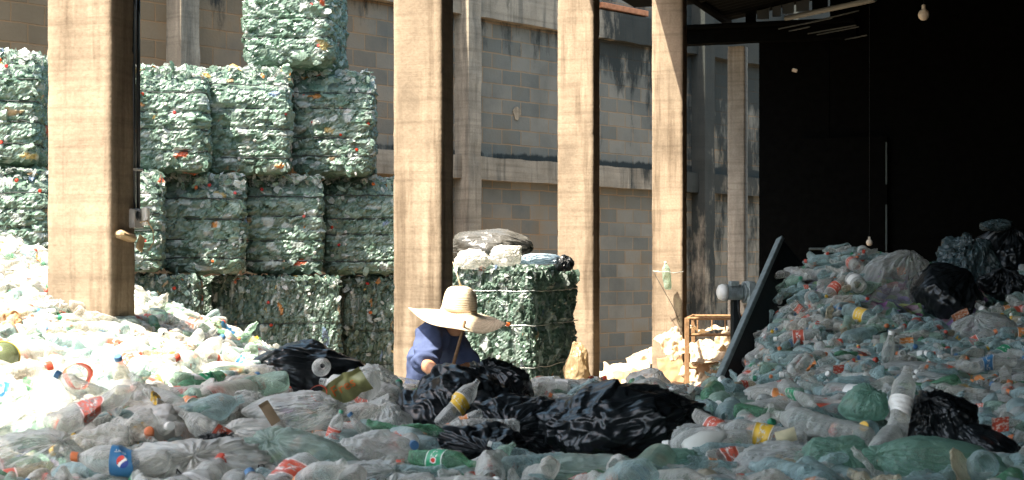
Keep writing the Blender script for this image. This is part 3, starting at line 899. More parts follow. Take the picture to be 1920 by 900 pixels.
bag(1880, 500, 12.1, .30, .3, .24, 41, M['film_black'], 'black bag behind the heap top, carrying a piece of blue grey film', BK, 'garbage bag', knot=(.1, -.3, .9), pleat=.1, group=GB)
bag(350, 882, 4.6, .20, .16, .085, 47, M['film_white'], 'milky white bag with black lettering at the bottom left', knot=(.2, -.7, .6), pleat=.22, crumple=.06)
bag(570, 868, 4.75, .17, .16, .075, 48, M['film_mint'], 'pale green film bag at the bottom, right of the lettered white bag', knot=(-.6, -.5, .6), pleat=.2, crumple=.09, tilt=.25)
bag(700, 905, 4.6, .15, .12, .055, 49, M['film_clear'], 'clear crumpled bag at the bottom edge below the black bags', knot=(.4, -.5, .7), pleat=.2)
bag(1110, 888, 4.7, .17, .13, .055, 50, M['film_mint'], 'long pale green bag along the bottom, under the widest black bag', knot=(-.9, -.2, .3), pleat=.12)
bag(1262, 872, 4.75, .09, .1, .045, 51, M['film_green'], 'deep green film bag at the bottom, right of the long pale green one', knot=(.6, -.6, .5), pleat=.12)
bag(1755, 870, 4.62, .19, .13, .075, 52, M['film_green'], 'largest green bag, spread across the bottom right', knot=(-.95, -.2, .2), pleat=.07, crumple=.07, tilt=.07)
bag(1560, 862, 4.7, .095, .1, .065, 53, M['film_green'], 'rounded green bag left of the largest green bag', knot=(.1, -.7, .6), pleat=.08)
bag(1620, 760, 5.35, .075, .09, .062, 54, M['film_green'], 'dull green bag beside the upright ribbed bottle', knot=(.2, -.5, .8), pleat=.12)
bag(1385, 765, 6.6, .085, .1, .05, 55, M['film_mint'], 'pale green bag below the foot of the black conveyor', knot=(-.3, -.6, .7), pleat=.2)
bag(1450, 742, 6.9, .11, .1, .045, 56, M['film_white'], 'milky crumpled bag right of the conveyor foot', knot=(.9, -.3, .3), pleat=.3)
bag(1215, 722, 8.2, .10, .12, .075, 57, M['film_white'], 'milky bag in front of the narrow pillar with the tied bottle', knot=(.4, -.5, .8), pleat=.1)
bag(1082, 705, 11.2, .085, .09, .20, 58, M['film_tan'], 'tan bag standing against the lone bale', knot=(-.25, -.1, 1), pleat=.07, crumple=.12, keep=False, spike=.12)
bag(690, 715, 6.35, .09, .1, .055, 59, M['film_clear'], 'clear film bag right of the flat black bag', knot=(.5, -.5, .7), pleat=.22)
bag(720, 800, 5.6, .085, .1, .085, 60, M['film_clear'], 'clear smooth sack left of the fanning black bag', knot=(-.1, -.3, .95), pleat=.14)
bag(560, 775, 5.6, .16, .14, .065, 61, M['film_clear'], 'large clear bag in front of the flat black bag', knot=(.7, -.4, .5), pleat=.16)
bag(480, 820, 5.2, .12, .1, .06, 62, M['film_white'], 'milky bag above the lettered white bag', knot=(-.4, -.7, .5), pleat=.14)
bag(60, 860, 4.75, .15, .12, .075, 63, M['film_clear'], 'clear bag in the lower left corner', knot=(.6, -.4, .7), pleat=.14)
bag(1300, 825, 5.3, .07, .09, .05, 64, M['film_clear'], 'clear bag under the curling black bag mouth', knot=(-.6, -.5, .6), pleat=.16)
bag(1460, 870, 4.75, .12, .11, .055, 65, M['film_clear'], 'clear bag at the bottom, left of the rounded green bag', knot=(.5, -.6, .5), pleat=.16)
bag(1850, 620, 8.6, .17, .18, .09, 66, M['film_clear'], 'clear bag with bottles below the pleated black bag at the right edge', knot=(-.5, -.4, .8), pleat=.12)
bag(1890, 700, 7.0, .12, .14, .05, 67, M['film_clear'], 'clear bag at the right edge halfway up the heap', knot=(.8, -.4, .4), pleat=.15)
bag(1700, 700, 7.2, .16, .14, .045, 68, M['film_clear'], 'long clear bag across the middle of the right heap', knot=(.9, -.4, .2), pleat=.15)
# bags on the lone bale
bag(918, 468, 13.0, .29, .28, .165, 70, M['film_smoke'], 'smoky grey sack lying on top of the lone bale', knot=(.95, -.1, .1), pleat=.12, crumple=.05, keep=False)
bag(885, 490, 12.1, .13, .16, .075, 71, M['film_white'], 'white crumpled bag at the front left on top of the lone bale', knot=(.7, -.3, .5), pleat=.25, crumple=.13, keep=False)
bag(946, 482, 12.05, .10, .14, .085, 72, M['film_white'], 'white bag with pointed corner in the middle on top of the lone bale', knot=(.8, -.2, .6), pleat=.25, crumple=.13, keep=False, spike=.3)
bag(1008, 487, 12.4, .15, .12, .04, 73, plastic('pale_blue_film', (.45, .55, .62), op=(.75, .98), bscale=18, bstr=.6), 'pale blue film strip on top of the lone bale at right', knot=(.9, -.1, .4), pleat=.3, keep=False)
bag(1058, 497, 12.3, .06, .08, .06, 74, M['film_black'], 'small black film tuft on the right corner of the lone bale', 'film_scrap', 'film scrap', knot=(.3, -.2, .9), pleat=.3, keep=False)

# writing on the milky white bag at the bottom left
def text_verts(s, size=1.0):
    cu = bpy.data.curves.new('t', 'FONT'); cu.body = s; cu.size = size; cu.extrude = 0; cu.resolution_u = 3
    o = bpy.data.objects.new('t', cu); COL.objects.link(o)
    dg = bpy.context.evaluated_depsgraph_get(); me = bpy.data.meshes.new_from_object(o.evaluated_get(dg))
    V = np.array([v.co[:] for v in me.vertices]); Fc = [tuple(p.vertices) for p in me.polygons]
    bpy.data.objects.remove(o); bpy.data.curves.remove(cu); bpy.data.meshes.remove(me)
    return V, Fc

M['ink'] = simple('black_ink', (.012, .012, .014), .5)
M['ink_white'] = simple('white_ink', (.78, .76, .72), .5, var=.05)
M['ink_red'] = simple('orange_red_ink', (.62, .15, .03), .5, var=.1)


def ray_drop(o, V, origin_dir):
    """lay flat letters on the front of an object's own surface"""
    from mathutils.bvhtree import BVHTree
    me = o.data
    bv = BVHTree.FromPolygons([v.co[:] for v in me.vertices], [p.vertices[:] for p in me.polygons])
    out = []
    d = Vector(origin_dir).normalized()
    for v in V:
        st = Vector(v) - d * 1.5
        h = bv.ray_cast(st, d)
        out.append(tuple((h[0] - d * .004) if h[0] is not None else Vector(v)))
    return np.array(out)


wb = [o for o in COL.objects if o.get('label', '').startswith('milky white bag with black')][0]
for s, px, py, rz_ in (('A', 336, 897, .2), ('\\', 418, 897, 0), ('R', 474, 892, -.3)):
    V, Fc = text_verts(s, .042)
    c = P(px, py, 4.5) - np.array(wb.location)
    ca, sa = math.cos(rz_), math.sin(rz_)
    W = np.stack([c[0] + V[:, 0] * ca - V[:, 1] * sa, V[:, 0] * 0, c[2] + V[:, 0] * sa + V[:, 1] * ca], 1)
    W = ray_drop(wb, W, (0.0, 1.0, -.02))
    obj('lettering', mesh('lettering', W, Fc, M['ink'], smooth=False), wb)

# -------------------------------------------------- feature bottles and the rest
CLEAR = [(.66, .68, .66), (.58, .63, .63), (.72, .71, .66), (.50, .58, .60)]
TINTS = {'clear': (.86, .86, .81), 'bluish': (.58, .74, .73), 'milky': (.88, .85, .78), 'green': (.22, .50, .30), 'pale green': (.56, .74, .61), 'yellowish': (.80, .70, .52)}
LABC = {'red': (.50, .09, .05), 'orange': (.62, .22, .06), 'blue': (.045, .17, .33), 'green': (.03, .26, .12), 'yellow': (.75, .46, .05), 'white': (.75, .73, .68)}
CAPC = {'orange': (.58, .17, .06), 'red': (.50, .07, .04), 'blue': (.06, .15, .28), 'white': (.78, .76, .70), 'yellow': (.78, .46, .04), 'green': (.03, .24, .12)}
GBOT = 'loose plastic bottles on the heap'


def set_col(o, c): o.color = (*c, 1)


def make_bottle(vi, T, tint, lab, cap, Rm, label, scale=1.0, name='plastic_bottle', labcol=None):
    v = VAR[vi][0]
    o = obj(name, v['m_body'], None); set_col(o, TINTS[tint])
    Mx = Matrix([[*(Rm[i] * scale), T[i]] for i in range(3)] + [[0, 0, 0, 1]])
    o.matrix_world = Mx
    if lab:
        c = obj('label', v['m_label'], o); set_col(c, labcol or LABC[lab])
    if cap:
        c = obj('cap', v['m_cap'], o); set_col(c, CAPC[cap])
    tag(o, label, 'bottle', GBOT)
    return o


FEAT = []
def vidx(kind, j=0):
    return [i for i, (h, _) in enumerate(VAR) if h['kind'] == kind][j]


def feature(kind, j, a, b, y, tint, lab, cap, label, roll=0.0, dy=0.0, group=True, scale=None):
    """a = base pixel, b = cap pixel; the bottle lies at depth y"""
    A = P(*a, y); B = P(*b, y + dy)
    vi = vidx(kind, j); Lb = VAR[vi][0]['L']
    sc = scale or np.linalg.norm(B - A) / Lb
    o = make_bottle(vi, A, tint, lab, cap, frame_from_axis(B - A, roll), label, sc)
    m = (np.array(a) + np.array(b)) / 2
    FEAT.append((m[0], m[1], max(abs(a[0] - b[0]) / 2, 26), max(abs(a[1] - b[1]) / 2, 22), y))
    return o


fb = feature('cola', 1, (322, 868), (136, 862), 4.42, 'clear', 'blue', 'orange', 'clear bottle with blue label and red, white and blue disc, orange cap pointing left', roll=1.2)
# emblem and lettering on the blue label
def on_label(o, vi, pts, th0, zc, k=1.0):
    v = VAR[vi][0]; kd = v['kind']
    r = VAR[vi][0]['R']
    th = th0 + pts[:, 0] / r; z = zc + pts[:, 1]
    rr = rad_at(kd, z, th) + .0032
    return v['df'](np.stack([rr * np.cos(th), rr * np.sin(th), z], 1))


def front_theta(o):
    """angle on the bottle's side that faces the camera"""
    q = o.matrix_world.inverted() @ Vector((0, 0, CZ)); return math.atan2(q.y, q.x)


def disc_pts(r, n=24, rings=4):
    V = [(0, 0)]; Fc = []
    for i in range(1, rings + 1):
        for k in range(n): V.append((r * i / rings * math.cos(2 * math.pi * k / n), r * i / rings * math.sin(2 * math.pi * k / n)))
    for k in range(n): Fc.append((0, 1 + k, 1 + (k + 1) % n))
    for i in range(rings - 1):
        for k in range(n):
            Fc.append((1 + i * n + k, 1 + (i + 1) * n + k, 1 + (i + 1) * n + (k + 1) % n, 1 + i * n + (k + 1) % n))
    return np.array(V), Fc


bpy.context.view_layer.update()
vi = vidx('cola', 1); th = front_theta(fb) + .15
V, Fc = disc_pts(.020)
mats = [M['ink_white'], simple('emblem_red', (.60, .05, .03), .5, var=.05), simple('emblem_blue', (.02, .05, .25), .5, var=.05)]
mi = []
for f in Fc:
    c = V[list(f)].mean(0); w_ = c[1] * .8 + c[0] * .6 + .15 * .02 * math.sin(c[0] * 200)
    mi.append(1 if w_ > .005 else (2 if w_ < -.004 else 0))
labo = [c for c in fb.children if c.name.startswith('label')][0]
labo.material_slots[0].link = 'OBJECT'; labo.material_slots[0].material = simple('blue_label_print', (.035, .15, .30), .4, .4, var=.12)
obj('emblem', mesh('emblem', on_label(fb, vi, V, th - .15, .150), Fc, mats, mi), labo)
V, Fc = text_verts('TWIST', .016); V = V - V.mean(0)
obj('lettering', mesh('lettering', on_label(fb, vi, np.stack([V[:, 1], -V[:, 0]], 1) * [-1, 1], th + .55, .152), Fc, M['ink_white'], smooth=False), labo)

fr = feature('cola', 2, (88, 806), (262, 728), 4.85, 'clear', 'red', None, 'crushed clear bottle with a wide red label, lying tilted at the left', roll=.6, dy=.1)
V, Fc = text_verts('Co', .026); V = V - V.mean(0)
bpy.context.view_layer.update()
labo = [c for c in fr.children if c.name.startswith('label')][0]
obj('lettering', mesh('lettering', on_label(fr, vidx('cola', 2), np.stack([V[:, 1], V[:, 0]], 1) * [-1, 1], front_theta(fr), .155), Fc, M['ink_white'], smooth=False), labo)
feature('small', 0, (238, 752), (220, 668), 5.75, 'milky', None, 'blue', 'milky bottle standing with blue cap up, before the widest pillar foot', dy=-.1)
feature('litre', 1, (235, 770), (106, 700), 5.2, 'clear', None, 'blue', 'clear ribbed bottle with blue cap pointing to upper left, below the red ring')
feature('litre', 2, (330, 790), (240, 700), 5.35, 'clear', 'yellow', None, 'crushed clear bottle with orange-yellow label below the sunlit heap')
feature('cola', 0, (470, 735), (362, 752), 5.9, 'milky', None, 'red', 'milky bottle with red cap pointing left, beside the flat black bag', dy=-.3)
feature('cola', 1, (545, 712), (395, 745), 5.9, 'pale green', None, None, 'pale green bottle lying in front of the flat black bag')
feature('litre', 1, (480, 862), (336, 776), 4.95, 'clear', 'red', None, 'clear bottle with torn red label near the small black scrap of film', roll=.8)
feature('small', 0, (252, 858), (308, 838), 4.7, 'milky', 'white', 'blue', 'milky bottle with blue cap facing right, above the blue-labelled bottle', dy=-.12)
feature('cola', 0, (601, 690), (606, 684), 6.45, 'clear', None, None, 'clear bottle lying on the flat black bag with its ribbed base to the camera', scale=.7, dy=.3)
gb = feature('cola', 1, (768, 858), (888, 872), 4.72, 'green', 'green', None, 'green bottle lying along the bottom edge with a red and white badge', roll=.3, dy=-.12, scale=.66)
bpy.context.view_layer.update()
V, Fc = disc_pts(.014); labo = [c for c in gb.children if c.name.startswith('label')][0]
mi = [1 if np.linalg.norm(V[list(f)].mean(0)) < .009 else 0 for f in Fc]
obj('emblem', mesh('emblem', on_label(gb, vidx('cola', 1), V, front_theta(gb), .155), Fc, mats, mi), labo)
feature('cola', 1, (822, 800), (900, 715), 5.75, 'clear', 'yellow', None, 'clear bottle with orange-yellow label resting on the fanning black bag', roll=.4, dy=.1)
feature('small', 1, (905, 775), (838, 800), 5.65, 'clear', 'orange', 'orange', 'small clear bottle with orange label and cap on the fanning black bag')
feature('cola', 3, (975, 800), (915, 800), 5.5, 'clear', None, None, 'crushed clear bottle curled up between the two largest black bags', scale=.75)
feature('litre', 1, (1015, 868), (915, 832), 4.95, 'bluish', None, 'white', 'bluish bottle lying below the black bags, white cap to the left', roll=.3)
feature('cola', 2, (870, 905), (965, 832), 4.75, 'pale green', 'orange', None, 'pale green crushed bottle with orange label in the bottom middle')
feature('small', 1, (990, 895), (940, 860), 4.7, 'clear', 'red', None, 'small crushed bottle with red label at the bottom, under the low black bag')
fw = feature('cola', 1, (1302, 775), (1385, 832), 5.35, 'milky', 'red', 'green', 'white bottle with red label and dark green cap, right of the black bags', roll=.2, dy=-.15)
feature('water', 0, (1420, 850), (1298, 845), 4.95, 'bluish', None, None, 'bluish ribbed bottle lying under the red-labelled white bottle')
feature('litre', 0, (1635, 832), (1450, 776), 5.1, 'clear', None, None, 'long clear ribbed bottle lying left of the dull green bag', roll=.3, dy=.15)
feature('litre', 0, (1510, 835), (1345, 800), 5.15, 'clear', 'yellow', None, 'clear ribbed bottle with yellow label lying by the pale green bag', dy=.1)
feature('water', 0, (1676, 822), (1702, 690), 4.95, 'clear', 'white', None, 'upright clear ribbed bottle with thin pale band, beside the black bag at right', roll=.2, dy=.12)
feature('cola', 0, (1645, 850), (1700, 780), 4.8, 'clear', None, None, 'clear bottle with ribbed base toward the camera, below the dull green bag', dy=.3, scale=.7)
feature('cola', 1, (1720, 905), (1690, 830), 4.55, 'bluish', None, None, 'bluish bottle leaning on the left end of the largest green bag', dy=.1)
feature('litre', 2, (1660, 915), (1600, 840), 4.55, 'clear', None, None, 'crushed clear bottle at the bottom between the two green bags')
feature('cola', 2, (1800, 720), (1630, 745), 6.3, 'green', None, None, 'long green bottle lying above the black bag at right', dy=.2)
feature('litre', 1, (1905, 672), (1790, 690), 6.9, 'clear', 'blue', None, 'clear bottle with blue and white label near the right edge')
feature('small', 0, (1658, 700), (1672, 622), 7.6, 'clear', None, 'white', 'slim clear bottle standing with a white cap in the middle of the right heap')
feature('cola', 2, (1835, 805), (1915, 790), 5.2, 'clear', 'red', None, 'clear crushed bottle with red label above the black bag tail at the right edge')
feature('cola', 2, (1470, 720), (1520, 760), 5.6, 'clear', 'green', None, 'clear bottle with dark green label and yellow cap nearby, middle of the right heap', dy=-.2)
feature('cola', 1, (985, 745), (978, 678), 7.0, 'milky', 'red', None, 'milky bottle with red label leaning right of the humped black bag')
feature('cola', 1, (1110, 770), (1030, 740), 6.6, 'milky', None, 'orange', 'milky bottle with orange cap lying behind the widest black bag')
feature('cola', 2, (1165, 742), (1105, 705), 7.2, 'milky', 'white', None, 'crushed milky bottle propped before the shaded foot of the third pillar')
fc = feature('cola', 1, (1150, 752), (1235, 735), 7.2, 'milky', 'red', None, 'milky bottle with a red lettered label in front of the sunlit cardboard', roll=.5)
bpy.context.view_layer.update()
V, Fc = text_verts('COCA', .026); V = V - V.mean(0)
labo = [c for c in fc.children if c.name.startswith('label')][0]
obj('lettering', mesh('lettering', on_label(fc, vidx('cola', 1), np.stack([V[:, 0], V[:, 1]], 1), front_theta(fc), .155), Fc, M['ink_white'], smooth=False), labo)
feature('cola', 1, (800, 728), (745, 718), 7.6, 'clear', None, None, 'clear bottle lying at the worker’s bare forearm', scale=.6)
feature('cola', 4, (735, 742), (620, 772), 5.9, 'clear', 'red', None, 'flattened clear bottle with red label below the yellow wrapper')
feature('cola', 1, (612, 850), (640, 770), 5.2, 'clear', 'red', 'green', 'clear bottle with red label standing beside the smooth clear sack')
feature('small', 0, (700, 835), (655, 775), 5.3, 'clear', None, 'blue', 'small clear bottle with blue cap, left of the smooth clear sack')

# yellow wrapper with orange lettering, red torn loop of label
def printed(name, col):
    t = NT(name); c = t.coord()
    k = t.ramp(t.noise(t.scale(c, (90, 60, 140)), 1.0, 2), [(.50, (0, 0, 0)), (.56, (1, 1, 1))])
    cc = t.mix(t.math('MULTIPLY', k, .7), tuple(x * .8 for x in col), (.66, .58, .50))
    cc = t.mix(.6, cc, t.ramp(t.noise(c, 40, 4), [(.3, (.5, .5, .5)), (.6, (1, 1, 1))]), 'MULTIPLY')
    return t.done(t.bsdf(cc, .35, t.bump(t.noise(c, 60, 3), .4, .01), .45).outputs[0])


def wrapper(px, py, y, w, h, rot, seed, mat, label, tilt=.5, curl=.03):
    nu, nv = 40, 28
    u, v = np.meshgrid(np.linspace(-.5, .5, nu), np.linspace(-.5, .5, nv))
    p = np.stack([u * w, u * 0, v * h], -1).reshape(-1, 3)
    q = p * 18
    p[:, 1] += (ridged(q, seed) - .5) * curl + (vnoise(q * .5, seed + 1) - .5) * curl * 2
    ct, st = math.cos(tilt), math.sin(tilt)
    p = p @ np.array([[1, 0, 0], [0, ct, -st], [0, st, ct]]) @ np.array([[math.cos(rot), 0, -math.sin(rot)], [0, 1, 0], [math.sin(rot), 0, math.cos(rot)]]).T
    top = p; bot = p + np.array([0, .0015, 0])
    Fc = grid_faces(nu, nv); n0 = len(top)
    o = obj('wrapper', mesh('wrapper', np.concatenate([top, bot]), np.concatenate([Fc, Fc[:, ::-1] + n0]), mat), None, P(px, py, y))
    tag(o, label, 'wrapper', 'loose printed wrappers')
    FEAT.append((px, py, w * F / y / 2, h * F / y / 2, y)); return o


wy = wrapper(650, 732, 5.75, .155, .10, .55, 5, simple('yellow_green_film', (.30, .29, .12), .35, .5, var=.5), 'yellow-green wrapper with orange lettering, right of the looped red strip', -.5)
V, Fc = text_verts('Fres', .050); V = V - V.mean(0)
c, s_ = math.cos(.5), math.sin(.5)
W = np.stack([V[:, 0] * c - V[:, 1] * s_ + .0, V[:, 0] * 0, V[:, 0] * s_ + V[:, 1] * c + .015], 1)
obj('lettering', mesh('lettering', ray_drop(wy, W, (0, 1, 0)), Fc, M['ink_red'], smooth=False), wy)
wrapper(1875, 795, 4.95, .05, .045, .1, 6, printed('red_print', (.55, .08, .04)), 'small square red wrapper at the right edge', -.3, .012)
wrapper(1573, 697, 7.0, .045, .05, 0, 7, printed('red_print_b', (.50, .06, .03)), 'small red printed wrapper in the middle of the right heap', -.3, .015)
wrapper(1475, 820, 5.0, .06, .045, .3, 8, simple('cream_print', (.70, .62, .40), .4, var=.2, nscale=30), 'cream label scrap with orange mark, above the rounded green bag', -.3, .012)
wrapper(1800, 590, 8.2, .085, .035, .45, 9, printed('orange_print', (.66, .22, .08)), 'orange lettered strip on the clear bag high on the right heap', -.3, .012)
wrapper(1700, 640, 7.4, .06, .026, .1, 10, printed('orange_print_b', (.72, .26, .05)), 'orange scrap in the middle right of the heap', -.3, .012)
wrapper(1690, 508, 9.75, .045, .045, .2, 12, printed('orange_print_c', (.66, .22, .10)), 'orange spot of label on the large clear sack', -.1, .01)
wrapper(505, 775, 5.1, .032, .075, .55, 11, simple('dull_brown_card', (.20, .14, .085), .8, .15), 'brown flat scrap standing among clear bags left of centre', -.1, .008)
def ring(px, py, y, r, h, ax, label, mat, name='label_ring', arc=(0, 2 * math.pi)):
    nu = 40; th = np.linspace(*arc, nu); prof = [(r, -h / 2), (r * 1.02, h / 2), (r * .99, h / 2), (r * .97, -h / 2)]
    V = []
    for t in th:
        for (rr, z) in prof: V.append((rr * math.cos(t) * (1 + .08 * math.sin(3 * t)), rr * math.sin(t), z + .006 * math.sin(2 * t)))
    Fc = [(i * 4 + k, i * 4 + (k + 1) % 4, (i + 1) * 4 + (k + 1) % 4, (i + 1) * 4 + k) for i in range(nu - 1) for k in range(4)]
    V = np.array(V) @ frame_from_axis(ax).T
    o = obj(name, mesh(name, V, Fc, mat), None, P(px, py, y)); FEAT.append((px, py, r * F / y, r * F / y, y))
    return tag(o, label, 'label', 'loose label rings')
RED = simple('red_film', (.60, .09, .04), .35, .5, var=.3)
ring(146, 706, 5.5, .042, .035, (.6, -.75, .15), 'red ring of torn label standing at the edge of the sunlit heap', RED)
ring(597, 738, 5.7, .028, .012, (.3, -.8, .3), 'looped red strip on the clear bag left of the yellow wrapper', RED)
ring(402, 690, 7.0, .03, .03, (.7, -.7, .2), 'red ring label half sunk in the sunlit heap left of the flat black bag', RED)
ring(362, 655, 8.0, .05, .03, (-.5, -.8, .1), 'large red label loop high on the sunlit slope, right of the widest pillar', RED, arc=(0, 4.6))
ring(298, 612, 8.2, .05, .012, (.9, -.4, .1), 'thin orange loop on the sunlit slope beside the widest pillar', RED)
# bowl-like lid with a yellow rim at the left edge
mb = MB().lathe([(.001, .062), (.04, .055), (.065, .035), (.078, 0), (.075, 0), (.062, .032), (.038, .050), (.001, .057)], 28)
o = mb.build('plastic_bowl', plastic('striped_green_lid', (.22, .27, .13), op=(.45, .9), bscale=12), None, P(8, 668, 6.0), (math.radians(70), 0, math.radians(25)), True); o.scale = (.68,) * 3
tag(o, 'upturned greenish bowl with a yellow rim at the left edge', 'bowl')
MB().lathe([(.079, -.004), (.083, 0), (.079, .006), (.076, 0), (.079, -.004)], 32).build('rim', simple('yellow_rim', (.70, .48, .06), .4), o, smooth=True)
FEAT.append((8, 668, 45, 45, 6.0))
# white jug with a handle
jr = empty('plastic_jug', P(1285, 850, 5.0)); jr.rotation_euler = (.3, 1.1, .4); jr.scale = (.75,) * 3
tag(jr, 'white plastic jug lying with its looped handle up, under the curling black bag', 'jug')
MW = simple('white_jug_plastic', (.56, .55, .49), .4, .5, var=.08)
MB().lathe([(.001, 0), (.04, .002), (.05, .02), (.052, .09), (.04, .13), (.02, .155), (.017, .175), (.013, .175), (.001, .174)], 24).build('jug_body', MW, jr, smooth=True)
MB().tube([(.03 + .05 * math.sin(t) + .01, 0, .10 + .055 * math.cos(t)) for t in np.linspace(.2, 2.9, 14)], .010, 8).build('handle', MW, jr, smooth=True)
FEAT.append((1290, 835, 45, 40, 5.0))

# ---- loose clear film pieces tangled with the bottles
FILMS = []
fr_ = random.Random(21)
tries = 0
while len(FILMS) < 64 and tries < 3000:
    tries += 1
    y = fr_.uniform(4.5, 6.3) if fr_.random() < .62 else fr_.uniform(6.3, 10.3)
    x = fr_.uniform(-.30, .30) * y; h = float(H(x, y))
    if h < .8: continue
    px, py = pix((x, y, h))
    if py > 900 or (520 < px < 1330 and y > 7.4) or (1200 < px < 1480 and y > 7.6): continue
    if any(abs(y - d) < .8 and ((px - bx) / (rx * 1.15)) ** 2 + ((py - by) / (ry * 1.15)) ** 2 < 1 for (bx, by, rx, ry, d) in BAGS): continue
    if any(abs(y - d) < .45 and ((px - bx) / (rx * 1.2)) ** 2 + ((py - by) / (ry * 1.5)) ** 2 < 1 for (bx, by, rx, ry, d) in FEAT): continue
    if any(abs(px - a) < 55 and abs(py - b) < 26 for a, b in FILMS) or (px > 1330 and fr_.random() < .6): continue
    FILMS.append((px, py))
    kd = fr_.choice(['clear'] * 6 + ['milky'] * 3 + ['pale green'] * 2)
    mt = {'clear': M['film_clear'], 'milky': M['film_white'], 'pale green': M['film_mint']}[kd]
    rx = fr_.uniform(.06, .125) * (1 if y < 7 else .9)
    o = bag(px, py - 4, y, rx, rx * fr_.uniform(.7, 1.1), rx * fr_.uniform(.35, .7), 500 + len(FILMS), mt, None, knot=(fr_.uniform(-1, 1), fr_.uniform(-.8, .1), fr_.uniform(0, 1)),
            pleat=fr_.uniform(.08, .22), crumple=fr_.uniform(.11, .20), keep=False, tilt=fr_.uniform(-.4, .4), res=(96, 60), rot=fr_.uniform(-.8, .8))
    o['tone'] = kd; o['wide'] = rx

# ---- random bottles over the whole heap
cand = []
def in_front(px, py, y):
    for (bx, by, rx, ry, d) in BAGS:
        if abs(y - d) < .75 and ((px - bx) / (rx * 1.0)) ** 2 + ((py - by) / (ry * 1.0)) ** 2 < 1: return True
    for (bx, by, rx, ry, d) in FEAT:
        if abs(y - d) < .30 and y < d + .05 and ((px - bx) / (rx * 1.05)) ** 2 + ((py - by) / (ry * 1.05)) ** 2 < 1: return True
    return False

NT_ = 0
rr = random.Random(5)
tints = ['clear'] * 54 + ['bluish'] * 14 + ['milky'] * 18 + ['green'] * 3 + ['pale green'] * 8 + ['yellowish'] * 4
labs = [None] * 70 + ['red'] * 13 + ['orange'] * 6 + ['blue'] * 3 + ['green'] * 2 + ['yellow'] * 1 + ['white'] * 5
caps = [None] * 70 + ['orange'] * 9 + ['red'] * 9 + ['blue'] * 7 + ['white'] * 9 + ['yellow'] * 2 + ['green'] * 4
while len(cand) < 5400 and NT_ < 60000:
    NT_ += 1
    y = rr.uniform(4.15, 11.8) if rr.random() < .75 else rr.uniform(6.6, 11.4)
    x = rr.uniform(-.36, .34) * y
    h = float(H(x, y))
    if h < .62: continue
    px, py = pix((x, y, h))
    if px < -80 or px > 2000 or py > 985: continue
    if px < 500 and y > 9.6: continue
    # the far slope of the middle is not seen
    if 520 < px < 1380 and y > 8.3: continue
    if y > 7.9 and 1250 < px < 1520 and px < 1386 + (745 - py) * .37: continue
    if in_front(px, py, y): continue
    vi = rr.choice(range(len(VAR)))
    if VAR[vi][0]['crush'] > .8 and y < 6.6 and rr.random() < .55: continue
    if VAR[vi][0]['crush'] > .9 and y > 6.6 and rr.random() < .6: continue
    if VAR[vi][0]['kind'] == 'jug' and rr.random() < .75: continue
    g = 1e-2
    nx = -(float(H(x + g, y)) - h) / g; ny = -(float(H(x, y + g)) - h) / g
    nrm = np.array([nx, ny, 1]); nrm /= np.linalg.norm(nrm)
    a = rr.uniform(0, 2 * math.pi); ax = np.array([math.cos(a), math.sin(a), rr.gauss(0, .38)])
    if rr.random() < .12: ax[2] = rr.choice((-1, 1)) * 1.5
    ax = ax - nrm * np.dot(ax, nrm) * .65; ax /= np.linalg.norm(ax)
    Rm = frame_from_axis(ax, rr.uniform(0, 6.28))
    sc = rr.uniform(.68, .98) if (y < 6.6 and px > 1250) else rr.uniform(.82, 1.12) if y < 6.6 else rr.uniform(.52, .8)
    T = np.array([x, y, h]) + nrm * rr.uniform(-.05, .045) - ax * VAR[vi][0]['L'] * .5 * sc
    cand.append(dict(vi=vi, T=T, R=Rm * sc, tint='bluish' if (px > 1250 and rr.random() < .38) else rr.choice(tints), lab=rr.choice(labs), cap=rr.choice(caps), c=np.array([x, y, h]), ax=ax))
# which of them show largest: a coarse point z-buffer
W_, H_ = 640, 300
zb = np.full(W_ * H_, 1e9); idb = np.full(W_ * H_, -1)
def splat(V, i):
    sx = ((960 + V[:, 0] / V[:, 1] * F) / 3).astype(int); sy = ((HOR - (V[:, 2] - CZ) / V[:, 1] * F) / 3).astype(int)
    ok = (sx >= 0) & (sx < W_) & (sy >= 0) & (sy < H_)
    k = sy[ok] * W_ + sx[ok]; d = V[ok, 1]
    order = np.argsort(-d); k = k[order]; d = d[order]
    m = d < zb[k]; zb[k[m]] = d[m]; idb[k[m]] = i
for o in list(COL.objects):
    if o.type == 'MESH' and o.parent is None and o.name.split('.')[0] in ('plastic_bag', BK, 'plastic_bottle', 'concrete_pillar'):
        me = o.data; co = np.empty(len(me.vertices) * 3, dtype=np.float32); me.vertices.foreach_get('co', co)
        co = co.reshape(-1, 3); bpy.context.view_layer.update(); mw = np.array(o.matrix_world)
        splat(co @ mw[:3, :3].T + mw[:3, 3], -2)
for i, c in enumerate(cand):
    splat(VAR[c['vi']][0]['body'][0] @ c['R'].T + c['T'], i)
vis = np.bincount(idb[idb >= 0].astype(int), minlength=len(cand))
order = np.argsort(-vis)
NIND = 250
solo = set(int(i) for i in order[:NIND] if vis[i] > 12)


